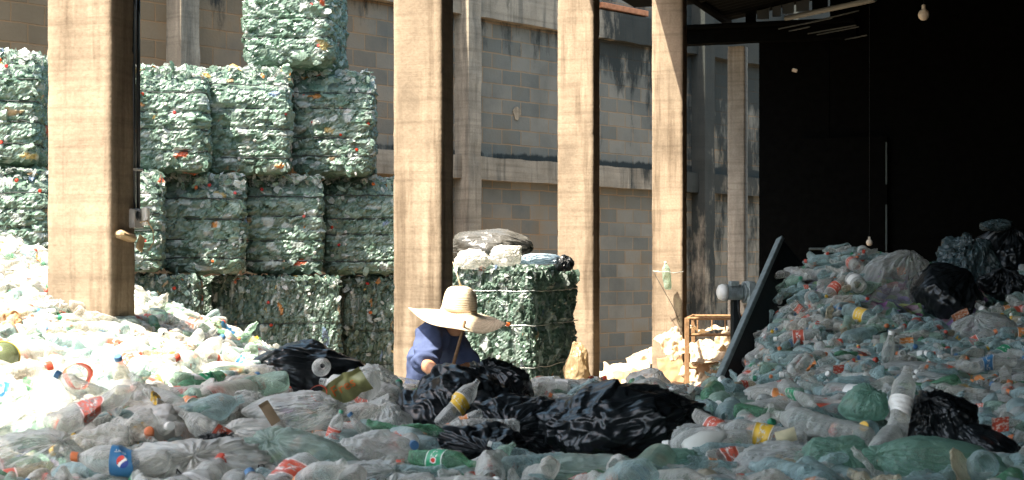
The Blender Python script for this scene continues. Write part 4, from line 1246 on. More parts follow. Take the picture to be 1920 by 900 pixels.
def place_words(px, py, y):
    if y < 5.0 or py > 800:
        z = [(130, 'in the lower left corner'), (330, 'around the blue-labelled bottle'), (520, 'around the lettered white bag'), (680, 'by the pale green bag'),
             (900, 'below the fanning black bag'), (1080, 'under the low black bag'), (1290, 'under the widest black bag'), (1450, 'below the red-labelled white bottle'),
             (1600, 'around the rounded green bag'), (1720, 'left of the largest green bag'), (1830, 'on the largest green bag'), (2100, 'in the lower right corner')]
    elif px > 1330:
        if y > 9.4: z = [(1500, 'atop the right heap by the conveyor'), (1620, 'atop the right heap left of the clear sack'), (1760, 'below the large clear sack'), (2100, 'high at the right edge')]
        elif y > 7.2: z = [(1480, 'along the conveyor side of the heap'), (1600, 'left in the middle of the right heap'), (1720, 'in the middle of the right heap'), (1830, 'right in the middle of the heap'), (2100, 'at the right edge, mid-height')]
        else: z = [(1440, 'at the conveyor foot'), (1540, 'above the long ribbed bottle'), (1650, 'above the dull green bag'), (1760, 'behind the black bag at right'), (2100, 'above the black bag tail')]
    elif px < 520 and py < 735:
        if py < 600: z = [(120, 'high on the sunlit slope, left edge'), (600, 'high on the sunlit slope by the pillar')]
        else: z = [(90, 'on the sunlit heap, left edge'), (230, 'on the sunlit heap before the widest pillar'), (340, 'on the sunlit slope right of the pillar'), (600, 'at the sunlit slope’s right end')]
    else:
        z = [(110, 'in the shade at the left edge'), (230, 'around the wide red-labelled bottle'), (360, 'in the shade below the sunlit heap'), (480, 'near the black scrap of film'), (620, 'before the flat black bag'), (760, 'around the yellow wrapper'),
             (930, 'around the fanning black bag'), (1080, 'behind the low black bag'), (1220, 'behind the widest black bag'), (2000, 'between black bags and conveyor')]
    for lim, wd in z:
        if px < lim: return wd
    return z[-1][1]


recs = []
for i in sorted(solo):
    c = cand[i]; v = VAR[c['vi']][0]
    px, py = pix(c['c']); cr = v['crush']
    st = 'whole' if cr < .2 else 'dented' if cr < .55 else 'crushed'
    shp = {'cola': 'large', 'water': 'small ribbed', 'litre': 'ribbed', 'small': 'small waisted', 'jug': 'broad'}[v['kind']]
    ex = []
    if c['lab']: ex.append(c['lab'] + ' label')
    if c['cap']: ex.append(c['cap'] + ' cap')
    pw = place_words(px, py, c['c'][1])
    for hd in (f"{st} {shp} {c['tint']} bottle", f"{st} {c['tint']} bottle", f"{c['tint']} bottle"):
        t = hd + (''.join(', ' + e for e in ex) if ex else ', capless') + ', ' + pw
        if len(t.split()) <= 13: break
    recs.append([t, i, px, py])
for o in [o for o in COL.objects if 'tone' in o]:
    q = np.array(o.location); px, py = pix(q)
    recs.append([f"{'small' if o['wide'] < .075 else 'larger'} crumpled {o['tone']} film bag " + place_words(px, py, q[1]), o, px, py])
    tag(o, None, 'bag', 'loose film bags among the bottles'); del o['tone']; del o['wide']
by = {}
for r in recs: by.setdefault(r[0], []).append(r)
for t, rs in by.items():
    if len(rs) > 1:
        rs.sort(key=lambda r: r[2])
        nm = {2: ['left', 'right'], 3: ['left', 'middle', 'right'], 4: ['far left', 'left middle', 'right middle', 'far right']}.get(len(rs), ['leftmost', 'second leftmost', 'third leftmost', 'third rightmost', 'second rightmost', 'rightmost'])
        for k, r in enumerate(rs): r[0] = nm[min(k, len(nm) - 1)] + ' ' + t
for t, i, px, py in recs:
    if not isinstance(i, int):
        i['label'] = t; continue
    c = cand[i]
    make_bottle(c['vi'], c['T'], c['tint'], c['lab'], c['cap'], c['R'], t)

# the remaining bottles: one heap
bV, bF, bC, oV, oF, oC = [], [], [], [], [], []; nb = no = 0
crng = np.random.default_rng(3)
for i, c in enumerate(cand):
    if i in solo: continue
    v = VAR[c['vi']][1]
    W = v['body'][0] @ c['R'].T + c['T']
    bV.append(W); bF.append(v['body'][1] + nb); nb += len(W)
    bC.append(np.tile(np.array(TINTS[c['tint']]) * crng.uniform(.85, 1.05), (len(W), 1)))
    if c['lab']:
        W = v['label'][0] @ c['R'].T + c['T']; oV.append(W); oF.append(v['label'][1] + no); no += len(W)
        cc = np.tile(LABC[c['lab']], (len(W), 1)); k = 13
        cc[k:2 * k] = cc[k:2 * k] * .5 + .35; oC.append(cc)
    if c['cap']:
        W = v['cap'][0] @ c['R'].T + c['T']; oV.append(W); oF.append(v['cap'][1] + no); no += len(W)
        oC.append(np.tile(CAPC[c['cap']], (len(W), 1)))
# loose flat flakes of film and torn label between the bottles
for _ in range(1300):
    y = rr.uniform(6.4, 11.6); x = rr.uniform(-.34, .33) * y; h = float(H(x, y))
    if h < .62: continue
    px, py = pix((x, y, h))
    if in_front(px, py, y): continue
    s = rr.uniform(.015, .045); n_ = 6
    u, v_ = np.meshgrid(np.linspace(-1, 1, n_), np.linspace(-1, 1, n_))
    p = np.stack([u * s, v_ * s * rr.uniform(.3, 1), (crng.random((n_, n_)) - .5) * s * .9], -1).reshape(-1, 3)
    Rm = frame_from_axis((rr.gauss(0, .6), rr.gauss(-.5, .6), 1), rr.uniform(0, 6))
    W = p @ Rm.T + np.array([x, y, h + rr.uniform(-.01, .05)])
    if rr.random() < .90:
        bV.append(W); bF.append(grid_faces(n_, n_) + nb); nb += len(W); bC.append(np.tile(TINTS[rr.choice(tints)], (len(W), 1)))
    else:
        oV.append(W); oF.append(grid_faces(n_, n_) + no); no += len(W)
        oC.append(np.tile(rr.choice([LABC['red'], LABC['orange'], LABC['orange'], LABC['white'], LABC['yellow'], LABC['blue'], (.55, .4, .25)]), (len(W), 1)))
he = empty('bottle_heap', (0, 7, .6))
tag(he, 'countless small clear bottles filling the heap between the larger ones', 'bottle heap', kind='stuff')
sh = np.array([0, 7, .6])
V = np.concatenate(bV) - sh; Vo = np.concatenate(oV) - sh; Fb = np.concatenate(bF); Fo = np.concatenate(oF) + len(V)
me = mesh('bottle_heap', np.concatenate([V, Vo]), np.concatenate([Fb, Fo]), [M['bottle_heap'], M['opaque_heap']],
          np.concatenate([np.zeros(len(Fb)), np.ones(len(Fo))]), True, np.concatenate([np.concatenate(bC), np.concatenate(oC)]))
bpy.data.objects.remove(he)
he = tag(obj('bottle_heap', me, None, sh), 'countless small bottles filling the heap between and behind the larger ones', 'bottle heap', kind='stuff')

# ------------------------------------------------------------------ bales
GREEN = [(.21, .315, .245), (.175, .28, .21), (.25, .355, .28), (.15, .245, .18), (.30, .40, .325), (.215, .305, .25)]
ODD = [(.60, .12, .05), (.62, .28, .08), (.66, .50, .20), (.70, .70, .66), (.48, .36, .22), (.22, .30, .42)]


def bale(px0, px1, py0, py1, y, yaw, depth, style, label, seed, straps, wire=None, group='pressed bales of green bottles', dens=1.0, name='plastic_bale'):
    r = np.random.default_rng(seed)
    wpx = (px1 - px0) / F * y; hh = (py1 - py0) / F * y
    cb = P((px0 + px1) / 2, py1, y)
    w = wpx / math.cos(yaw) * .955; d = depth; hh *= .985
    half = np.array([w / 2, d / 2, hh / 2])
    res = .0125 if style == 'v' else .015
    Vs, Fs = [], []; nV = 0
    for ax in range(3):
        o1, o2 = [k for k in range(3) if k != ax]
        for sg in (-1, 1):
            if ax == 1 and sg == 1: step = .05
            elif ax == 2 and sg == -1: step = .05
            else: step = res
            n1 = max(3, int(2 * half[o1] / step)); n2 = max(3, int(2 * half[o2] / step))
            a, b = np.meshgrid(np.linspace(-1, 1, n1), np.linspace(-1, 1, n2))
            p = np.zeros((n2, n1, 3)); p[..., ax] = sg * half[ax]; p[..., o1] = a * half[o1]; p[..., o2] = b * half[o2]
            Vs.append(p.reshape(-1, 3)); Fs.append(grid_faces(n1, n2)[:, ::(1 if (sg * (1, -1, 1)[ax]) > 0 else -1)] + nV); nV += n1 * n2
    p = np.concatenate(Vs); Fq = np.concatenate(Fs)
    rc = .085 if style == 'h' else .05
    inner = np.clip(p, -(half - rc), half - rc); nrm = p - inner; ln = np.linalg.norm(nrm, axis=1)[:, None]
    nrm = nrm / ln; p0 = inner + nrm * rc
    # cells of crushed bottles
    sc = np.array([.07, .07, .04]) if style == 'h' else np.array([.018, .04, .07])
    K = int((2200 if style == 'v' else 1100) * dens * max(1, w / .75))
    S = r.uniform(-1, 1, (K, 3)) * half
    k = r.integers(0, 3, K); S[np.arange(K), k] = np.sign(S[np.arange(K), k]) * half[k]
    wq = p0 + np.stack([vnoise(p0 * 11, seed + j) - .5 for j in range(3)], 1) * .05
    id1 = np.zeros(len(p0), int); F1 = np.zeros(len(p0)); F2 = np.zeros(len(p0))
    for s in range(0, len(p0), 4000):
        D = np.linalg.norm((wq[s:s + 4000, None] - S[None]) / sc, axis=-1)
        part = np.argpartition(D, 1, axis=1)[:, :2]; dv = np.take_along_axis(D, part, 1); o_ = np.argsort(dv, 1)
        id1[s:s + 4000] = np.take_along_axis(part, o_, 1)[:, 0]; dv = np.sort(dv, 1); F1[s:s + 4000] = dv[:, 0]; F2[s:s + 4000] = dv[:, 1]
    off = r.normal(0, .0040, K); g = r.normal(0, .24, (K, 3))
    disp = off[id1] + np.sum(g[id1] * (wq - S[id1]), 1).clip(-.03, .03)
    edge = np.exp(-((F2 - F1) / .16) ** 2)
    disp -= (.007 if style == 'h' else .010) * edge
    disp += (ridged(p0 * 14, seed + 9) - .6) * .004 + r.normal(0, .0028, len(p0)) + (ridged(p0 * 36, seed + 10) - .6) * .007
    disp += (vnoise(p0 * 3.5, seed + 11) - .5) * .035
    zs = [(-1 + 2 * (t + r.uniform(-.05, .05))) * half[2] for t in straps]
    for z in zs: disp -= .017 * np.exp(-((p0[:, 2] - z - .02 * (vnoise(p0 * [5, 5, 0], seed + 14) - .5)) / .014) ** 2)
    if style == 'h':
        tz = np.clip((p0[:, 2] - (half[2] - .26)) / .26, 0, 1)
        fr0 = np.clip((-p0[:, 1]) / half[1], 0, 1)
        p0 = p0 + np.stack([tz * 0, tz ** 1.7 * fr0 * .20, 0 * tz], 1)
        disp += (nrm[:, 2] > .5) * (vnoise(p0 * 7, seed + 13) - .45) * .10
        disp += np.cos(p0[:, 2] / half[2] * 1.4) * .02
    V = p0 + nrm * disp[:, None] + np.array([0, 0, half[2]])
    pal = np.array([GREEN[int(i)] for i in r.integers(0, len(GREEN), K)]) * r.uniform(.7, 1.15, (K, 1)) * (1 if style == 'h' else .72)  # layered bales darker green, also standing in for weaker sun on the bottom row
    odd = r.random(K); 
    for i in np.where(odd < .018)[0]: pal[i] = ODD[int(r.integers(0, len(ODD)))]
    pale = np.where((odd > .035) & (odd < .13))[0]; pal[pale] = np.array([.50, .56, .52]) * r.uniform(.8, 1.2, (len(pale), 1))
    C = pal[id1]
    # shreds and bottle pieces sticking out of the skin, red caps
    eV, eF, eC = [V], [Fq], [C]; nn = len(V)
    for _ in range(int(300 * dens * w / .75)):
        face = r.choice(5, p=[.30, .30, .10, .26, .04])
        q = r.uniform(-1, 1, 3) * half
        if face == 0: q[1] = -half[1]; nv = np.array([0, -1.0, 0])
        elif face == 1: q[2] = half[2]; nv = np.array([0, 0, 1.0])
        elif face == 2: q[0] = half[0]; nv = np.array([1.0, 0, 0])
        elif face == 3: q[2] = half[2] - r.random() ** 2 * .14; q[1] = -half[1] + (.10 if style == 'h' else 0); nv = np.array([0, -.7, .7])
        else: q[0] = -half[0]; nv = np.array([-1.0, 0, 0])
        n_ = 6; s1 = r.uniform(.015, .05) * (1 if style == 'h' else .8); s2 = s1 * r.uniform(.25, .8)
        u, v = np.meshgrid(np.linspace(-1, 1, n_), np.linspace(-1, 1, n_))
        pp = np.stack([u * s1, v * s2 * (1 - .4 * u * u), (.30 if face != 0 else .14) * s1 * (1 - u * u) + (r.random((n_, n_)) - .5) * s1 * (.4 if face != 0 else .2)], -1).reshape(-1, 3)
        lean = nv + r.normal(0, .45 if face in (1, 3) else .13, 3)
        Rm = frame_from_axis(lean, r.uniform(0, 6.28))
        if face in (1, 3) and r.random() < .4: Rm = Rm @ np.array([[1, 0, 0], [0, 0, -1], [0, 1, 0.0]])
        W = pp @ Rm.T + q + nv * (r.uniform(-.01, .02) if face != 0 else r.uniform(-.014, .004)) + np.array([0, 0, half[2]])
        eV.append(W); eF.append(grid_faces(n_, n_) + nn); nn += len(W)
        x = r.random()
        cc = np.array(ODD[int(r.integers(0, len(ODD)))]) if x < .035 else (np.array([.55, .60, .56]) if x < (.6 if (face in (1, 3) and style == 'h') else .22) else np.array(GREEN[int(r.integers(0, len(GREEN)))]) * r.uniform(.8, 1.3) * (1 if style == 'h' else .8))  # top shreds mostly pale, the sun's burn-out put into their colour
        eC.append(np.tile(cc, (len(W), 1)))
    for _ in range(int(6 * w / .75)):
        q = np.array([r.uniform(-.92, .92) * half[0], -half[1] - .012, r.uniform(-.9, .95) * half[2] + half[2]])
        th = np.linspace(0, 2 * math.pi, 9)[:-1]; rad = .0145
        Rm = frame_from_axis(np.array([0, -1, 0]) + r.normal(0, .5, 3))
        ringv = []
        for (rr_, zz) in ((rad, -.012), (rad, .006), (rad * .9, .009), (.0003, .009)):
            ringv += [(rr_ * math.cos(t), rr_ * math.sin(t), zz) for t in th]
        W = np.array(ringv) @ Rm.T + q
        eV.append(W); eF.append(grid_faces(8, 4, True) + nn); nn += len(W)
        eC.append(np.tile([(.62, .07, .03), (.70, .18, .04), (.60, .05, .04), (.75, .73, .68)][int(r.integers(0, 4))], (len(W), 1)))
    root = empty(name, np.array([cb[0], cb[1], cb[2]]) + np.array([-math.sin(yaw) * d / 2, math.cos(yaw) * d / 2, 0]), yaw)
    tag(root, label, 'bale', group)
    obj('pressed_bottles', mesh('pressed_bottles', np.concatenate(eV), np.concatenate(eF), M['bale'], None, False, np.concatenate(eC)), root)
    for z in zs:
        zz = z + half[2]; a, b = half[0] + .003, half[1] + .003
        loop = []
        for (x0, y0, x1, y1, n_) in ((-a, -b, a, -b, 12), (a, -b, a, b, 8), (a, b, -a, b, 6), (-a, b, -a, -b, 8)):
            for t in range(n_):
                loop.append((x0 + (x1 - x0) * t / n_, y0 + (y1 - y0) * t / n_, zz + r.normal(0, .004)))
        loop.append(loop[0])
        MB().tube(loop, .0055 if style == 'h' else .0032, 5, False).build('baling_wire', wire or M['wire_dark'], root, smooth=True)
    return root


ST5 = (.16, .38, .60, .80); ST4 = (.2, .45, .7)
R1 = lambda px: 15 + (px - 350) * .0042
YB = .16
bale(-95, 70, 92, 305, R1(0), YB, 1.0, 'h', 'green bottle bale at the left edge, upper row, left of the widest pillar', 201, ST5)
bale(76, 232, 108, 312, R1(150) + .35, YB, 1.0, 'h', 'green bottle bale mostly hidden behind the widest pillar, upper row', 202, ST5)
bale(238, 389, 122, 319, R1(310), YB, 1.0, 'h', 'green bottle bale just right of the widest pillar, upper row, with bright top', 203, ST5)
bale(393, 544, 124, 322, R1(470), YB, 1.0, 'h', 'green bottle bale under the topmost bale, middle of the upper row', 204, ST5)
bale(548, 700, 132, 326, R1(620), YB - .1, 1.0, 'h', 'rightmost green bottle bale of the upper row, with white torn film', 205, ST5)
bale(452, 618, -85, 118, R1(530) + .12, -.09, .95, 'h', 'topmost green bottle bale, alone on the upper row, cut by the frame', 206, ST4)
bale(-110, 88, 316, 505, R1(0) - .05, YB, 1.0, 'h', 'green bottle bale at the left edge, middle row, above the sunlit bottles', 207, ST5)
bale(95, 300, 322, 508, R1(200), YB, 1.0, 'h', 'green bottle bale in the middle row behind the widest pillar, by the wall socket', 208, ST5)
bale(304, 457, 327, 510, R1(380), YB, 1.0, 'h', 'green bottle bale of the middle row, second from the widest pillar', 209, ST5)
bale(461, 605, 329, 512, R1(530), YB, 1.0, 'h', 'green bottle bale in the middle row with a white scrap at its centre', 210, ST5)
bale(611, 770, 331, 513, R1(690), YB, 1.0, 'h', 'green bottle bale of the middle row running behind the second pillar', 211, ST5)
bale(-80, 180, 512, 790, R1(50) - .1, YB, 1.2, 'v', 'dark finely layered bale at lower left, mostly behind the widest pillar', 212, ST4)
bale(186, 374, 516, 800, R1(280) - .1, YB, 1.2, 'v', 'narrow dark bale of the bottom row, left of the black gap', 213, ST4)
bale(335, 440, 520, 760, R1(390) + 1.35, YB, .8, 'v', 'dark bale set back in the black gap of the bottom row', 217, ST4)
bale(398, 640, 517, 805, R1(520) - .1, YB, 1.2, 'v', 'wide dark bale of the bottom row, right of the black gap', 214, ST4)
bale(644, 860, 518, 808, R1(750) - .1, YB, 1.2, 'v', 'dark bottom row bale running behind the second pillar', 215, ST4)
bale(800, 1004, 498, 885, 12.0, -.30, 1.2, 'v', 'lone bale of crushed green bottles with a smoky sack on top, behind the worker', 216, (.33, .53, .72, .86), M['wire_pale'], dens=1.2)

# ------------------------------------------------------- things on the pillars
side = P(222, 500, 7.35) + E * .0 
def side_pt(px, py, off=.012):
    # point on the shaded side face of the nearest pillar
    q0 = P(222, 500, 7.35) + E * (.008 + off)
    d = np.array([(px - 960) / F, 1.0, -(py - HOR) / F]); c0 = np.array([0, 0, CZ])
    t = np.dot(q0 - c0, E) / np.dot(d, E); return c0 + d * t
c0 = side_pt(252, 395)
cd = empty('conduit', c0)
tag(cd, 'pair of black conduits running up the shaded side of the widest pillar', 'conduit')
for px in (250.5, 259):
    a, b = side_pt(px, 396) - c0, side_pt(px, -60) - c0
    b[:2] = a[:2]
    MB().tube([a, b], .0095, 10).build('pipe', M['pvc_black'], cd, smooth=True)
q = side_pt(254, 318) - c0
MB().box(q, (.05, .05, .012), R=rotz(YAW), bev=.003).build('clamp', M['grey_box'], cd)
q = side_pt(253, 410, .02)
jb = empty('socket_box', q, YAW)
tag(jb, 'grey electric socket box below the conduits on the widest pillar', 'socket')
MB().box((0, 0, 0), (.045, .085, .085), bev=.006).build('box', M['grey_box'], jb)
MB().lathe([(.001, .004), (.017, .004), (.019, 0), (.021, -.002)], 18, np.array([[0, 0, 1, .024], [0, 1, 0, -.012], [-1, 0, 0, .012], [0, 0, 0, 1.0]])).build('socket_hole', M['pvc_black'], jb, smooth=True)
MB().box((.035, .03, .01), (.03, .03, .08), bev=.005).build('plug', M['motor_white'], jb)
q = side_pt(240, 443, .03)
lf = empty('broken_lamp', q, YAW)
tag(lf, 'yellowed broken lamp fitting hanging under the socket box', 'lamp')
MB().box((.0, -.02, 0), (.05, .13, .034), R=rotz(0) @ np.array([[1, 0, 0], [0, .98, .17], [0, -.17, .98]]), bev=.012).build('housing', M['tan_plastic'], lf)
MB().box((.02, .07, -.03), (.010, .05, .07), R=np.array([[1, 0, 0], [0, .9, .4], [0, -.4, .9]]), bev=.004).build('cover', M['tan_plastic'], lf)
MB().tube([(.03, .05, .06), (.04, .09, .07), (.045, .13, .03), (.045, .14, -.02), (.03, .12, -.06)], .003, 6).build('cable', M['tan_plastic'], lf, smooth=True)

# green bottle tied to the fourth pillar
A, B = P(1252, 544, 16.88), P(1248, 490, 16.9)
g = make_bottle(vidx('cola', 1), A, 'pale green', None, 'white', frame_from_axis(B - A, .5), 'green bottle tied upside against the narrow pillar by a wire', np.linalg.norm(B - A) / .33)
g['label'] = 'pale green bottle tied by a wire to the narrow pillar beside the cage'; del g['group']
wpts = [P(px, py, 16.84) for px, py in ((1224, 508), (1240, 510), (1252, 509), (1262, 512), (1282, 509))]
c0 = wpts[0]
tag(MB().tube([p - c0 for p in wpts], .0035, 5).build('wire', M['wire_pale'], None, c0, smooth=True), 'thin pale wire round the narrow pillar holding the pale green bottle', 'wire')
pts = [P(1224, 508, 16.86), P(1245, 545, 16.86), P(1262, 575, 16.86), P(1275, 605, 16.86)]
tag(MB().tube([p - pts[0] for p in pts], .003, 5).build('wire', M['wire_dark'], None, pts[0], smooth=True), 'slack dark wire sagging across the narrow pillar', 'wire')

# ------------------------------------------------------------ paper cage
cy = 15.6
def cl(px, py, dy=0): return P(px, py, cy + dy)
cage0 = cl(1288, 760); cage0[2] = 0
cage = empty('metal_cage', cage0)
tag(cage, 'rusty metal cage full of crumpled paper beside the narrow pillar', 'cage')
for (px, dy, top_, r) in ((1288, 0, 596, .021), (1392, .0, 596, .018), (1300, .95, 598, .018), (1404, .95, 598, .018)):
    a = cl(px, 0, dy); t = cl(px, top_, 0)[2]
    MB().box((a[0] - cage0[0], a[1] - cage0[1], t / 2), (r * 2, r * 2, t), bev=.004).build('post', M['rust'], cage)
for (p0, p1, py, d0, d1) in ((1288, 1392, 597, 0, 0), (1300, 1404, 598, .95, .95), (1288, 1300, 597, 0, .95), (1392, 1404, 597, 0, .95), (1288, 1392, 628, .012, .012)):
    a, b = cl(p0, py, 0), cl(p1, py, 0)
    a[1] += d0; b[1] += d1
    if d0 != d1: b[0] = cl(p1, py, d1)[0]
    if d0 == d1 and d0 > .5: a[0] = cl(p0, py, d0)[0]; b[0] = cl(p1, py, d1)[0]
    MB().tube([a - cage0, b - cage0], .014, 8).build('rail', M['rust'], cage)
for py in (690, 745):
    a, b = cl(1288, py), cl(1306, py); MB().tube([a - cage0, b - cage0], .012, 6).build('rail', M['rust'], cage)
for px in (1308, 1335, 1360):
    a, b = cl(px, 597, .3), cl(px, 620, .3); MB().tube([a - cage0, b - cage0], .008, 6).build('hook', M['rust'], cage)


def sheet(name, px, py, y, w, h, seed, mat, label, cat, rot=0., lean=.6, amp=.05, thick=.006, group=None, yaw=0.0, freq=4):
    nu, nv = 46, 34
    u, v = np.meshgrid(np.linspace(-.5, .5, nu), np.linspace(-.5, .5, nv))
    e = 1 + .18 * (vnoise(np.stack([u * 5, v * 5, u * 0], -1), seed + 3) - .5)
    p = np.stack([u * w * e, u * 0, v * h * e], -1).reshape(-1, 3)
    q = p * freq / max(w, h) * 1.2
    p[:, 1] += (ridged(q * 1.1, seed) - .6) * amp * 1.2 + (ridged(q * 2.6, seed + 1) - .6) * amp * .35 + (vnoise(q * .6, seed + 2) - .5) * amp * 2
    cr, sr = math.cos(rot), math.sin(rot); c1, s1 = math.cos(lean), math.sin(lean)
    p = p @ np.array([[cr, 0, -sr], [0, 1, 0], [sr, 0, cr]]).T
    p = p @ np.array([[1, 0, 0], [0, c1, s1], [0, -s1, c1]]).T @ rotz(yaw).T
    Fc = grid_faces(nu, nv); n0 = len(p)
    bd = np.concatenate([np.arange(nu), np.arange(1, nv) * nu + nu - 1, (nv - 1) * nu + np.arange(nu - 2, -1, -1), np.arange(nv - 2, 0, -1) * nu])
    sd = np.stack([bd, np.roll(bd, -1), np.roll(bd, -1) + n0, bd + n0], 1)
    nr = np.array([0, c1, -s1]) @ rotz(yaw).T
    o = obj(name, mesh(name, np.concatenate([p, p + nr * thick]), np.concatenate([Fc, Fc[:, ::-1] + n0, sd[:, ::-1]]), mat), None, P(px, py, y))
    return tag(o, label, cat, group)


GP = 'crumpled paper sheets in the cage'
for i, (px, py, y, w, h, mt, rot, lean, lab) in enumerate((
        (1330, 655, 15.85, .42, .30, 'paper', .2, 1.0, 'pale crumpled paper heaped under the cage rail'),
        (1375, 640, 15.9, .34, .20, 'paper', -.1, .9, 'pale paper spilling at the right end of the cage'),
        (1318, 690, 15.9, .36, .34, 'paper', -.4, .6, 'creased pale paper low in the cage beside its post'),
        (1352, 705, 15.85, .42, .42, 'card', .5, .5, 'large brown cardboard sheet leaning in the cage front'),
        (1340, 615, 16.0, .46, .10, 'paper', .02, 1.2, 'flat pale paper across the top of the cage'),
        (1262, 645, 16.0, .24, .30, 'paper', .5, .7, 'pale paper spilling out left of the cage post'),
        (1262, 705, 16.3, .24, .40, 'card', .15, .35, 'brown cardboard standing against the foot of the narrow pillar'),
        (1345, 665, 15.95, .40, .16, 'card', -.1, .9, 'brown cardboard strip behind the pale papers in the cage'),
        (1300, 745, 16.1, .46, .30, 'card', -.2, .7, 'brown cardboard below the cage at its left post'),
        (1378, 748, 16.0, .5, .3, 'card', .3, .6, 'brown cardboard at the foot of the conveyor edge'))):
    sheet('paper_sheet' if mt == 'paper' else 'cardboard_sheet', px, py, y, w, h, 300 + i * 5, M[mt], lab, 'paper' if mt == 'paper' else 'cardboard', rot, lean,   .035 if mt == 'paper' else .015, freq=5.5 if mt == 'paper' else 3)
for i, (px, py, y, w, h, mt, rot, lean, lab) in enumerate((
        (1175, 690, 19.0, .50, .26, 'paper', .1, 1.15, 'pale sunlit paper on the ground between the third and fourth pillars'),
        (1205, 672, 19.6, .34, .22, 'paper', .4, .7, 'pale paper crumpled upright left of the narrow pillar foot'),
        (1150, 705, 18.2, .40, .26, 'paper', -.1, 1.0, 'pale paper at the right foot of the third pillar'),
        (1180, 706, 18.0, .34, .20, 'card', .1, .8, 'brown carton flap on the sunlit paper between two pillars'),
        (1215, 715, 17.6, .40, .26, 'card', -.3, .8, 'brown cardboard just left of the narrow pillar foot'),
        (1165, 735, 16.6, .9, .4, 'card', .0, 1.2, 'broad flattened carton on the yard in front of the block wall'),
        (1262, 745, 14.0, .8, .4, 'paper', .05, 1.1, 'broad pale paper sheet in front of the narrow pillar'))):
    sheet('paper_sheet' if mt == 'paper' else 'cardboard_sheet', px, py, y, w, h, 400 + i * 5, M[mt], lab, 'paper' if mt == 'paper' else 'cardboard', rot, lean, .05 if mt == 'paper' else .025, freq=3.2 if mt == 'paper' else 3)
sheet('cardboard_sheet', 14, 612, 6.9, .12, .09, 460, M['card'], 'brown carton scrap on the sunlit heap at the left edge', 'cardboard', .4, .6, .03)

# ------------------------------------------------------------- conveyor
A = P(1331, 752, 8.9); B = P(1455, 470, 10.3)
d = (B - A); Ln = np.linalg.norm(d); d /= Ln
cv = empty('conveyor', A)
tag(cv, 'black steel conveyor side plate slanting up beside the right heap', 'conveyor')
sd = np.array([.62, .78, 0]); sd -= d * np.dot(sd, d); sd /= np.linalg.norm(sd)      # plate runs away to the right
nn_ = np.cross(d, sd)
Rc = np.stack([d, sd, nn_], 1)
MB().box(Rc @ np.array([Ln / 2, .31, 0]), (Ln + .3, .60, .02), R=Rc, bev=.003).build('side_plate', M['steel_dark'], cv)
MB().box(Rc @ np.array([Ln / 2, -.006, .0]), (Ln + .3, .026, .05), R=Rc, bev=.004).build('edge_flange', M['steel_edge'], cv)
MB().box(Rc @ np.array([Ln / 2 - .1, .62, -.1]), (Ln, .05, .25), R=Rc, bev=.004).build('far_plate', M['steel_dark'], cv)
for t in (.2, .75):
    q = Rc @ np.array([Ln * t, .59, -.02]); gz = A[2] + q[2]
    MB().box((q[0], q[1], q[2] - gz / 2), (.06, .06, gz), bev=.005).build('leg', M['steel_dark'], cv)
mz = P(1345, 548, 10.9)
mo = empty('electric_motor', mz, .25)
tag(mo, 'electric motor with white domed end, mounted behind the conveyor edge', 'motor')
Mx = np.array([[0, 0, 1, 0], [0, 1, 0, 0], [-1, 0, 0, 0], [0, 0, 0, 1.0]])
MB().lathe([(.001, 0), (.028, .003), (.046, .014), (.053, .032), (.054, .055), (.05, .056)], 24, Mx).build('fan_cover', M['motor_white'], mo, smooth=True)
prof = []
for k in range(10):
    z = .06 + k * .010; prof += [(.047, z), (.051, z + .002), (.051, z + .005), (.047, z + .007)]
MB().lathe([(.001, .056)] + prof + [(.044, .165), (.044, .175), (.06, .176), (.06, .19), (.03, .195), (.02, .24), (.001, .24)], 24, Mx).build('motor_body', M['motor'], mo)
MB().box((.10, -.03, .055), (.06, .05, .035), bev=.005).build('terminal_box', M['motor'], mo)
MB().box((.215, 0, -.005), (.06, .12, .15), bev=.012).build('gearbox', M['motor'], mo)
MB().tube([(.13, -.03, -.05), (.13, -.04, -.12), (.15, -.03, -.17)], .007, 6).build('cable', M['pvc_black'], mo, smooth=True)
MB().box((.13, .02, -.28), (.05, .05, .47), bev=.004).build('bracket', M['steel_dark'], mo)

# ------------------------------------------------------------------ person
def skin_mesh(verts, edges, radii, sub=2):
    """limbs as tapered segments and joint balls; remesh() below fuses them into one surface"""
    mb = MB(); verts = [np.asarray(v, float) for v in verts]
    radii = [float(np.mean(r)) for r in radii]
    for v, r in zip(verts, radii):
        Mx = np.eye(4); Mx[:3, 3] = v
        mb.lathe([(r * math.sin(t), -r * math.cos(t)) for t in np.linspace(.02, math.pi - .02, 11)], 18, Mx)
        n0 = mb.n - 11 * 18
        mb.F.append(tuple(n0 + k for k in range(18))[::-1]); mb.F.append(tuple(n0 + 10 * 18 + k for k in range(18)))
    for i, j in edges:
        mb.tube([verts[i], (verts[i] + verts[j]) / 2, verts[j]], [radii[i], (radii[i] + radii[j]) / 2, radii[j]], 18)
    return np.concatenate(mb.V), mb.F


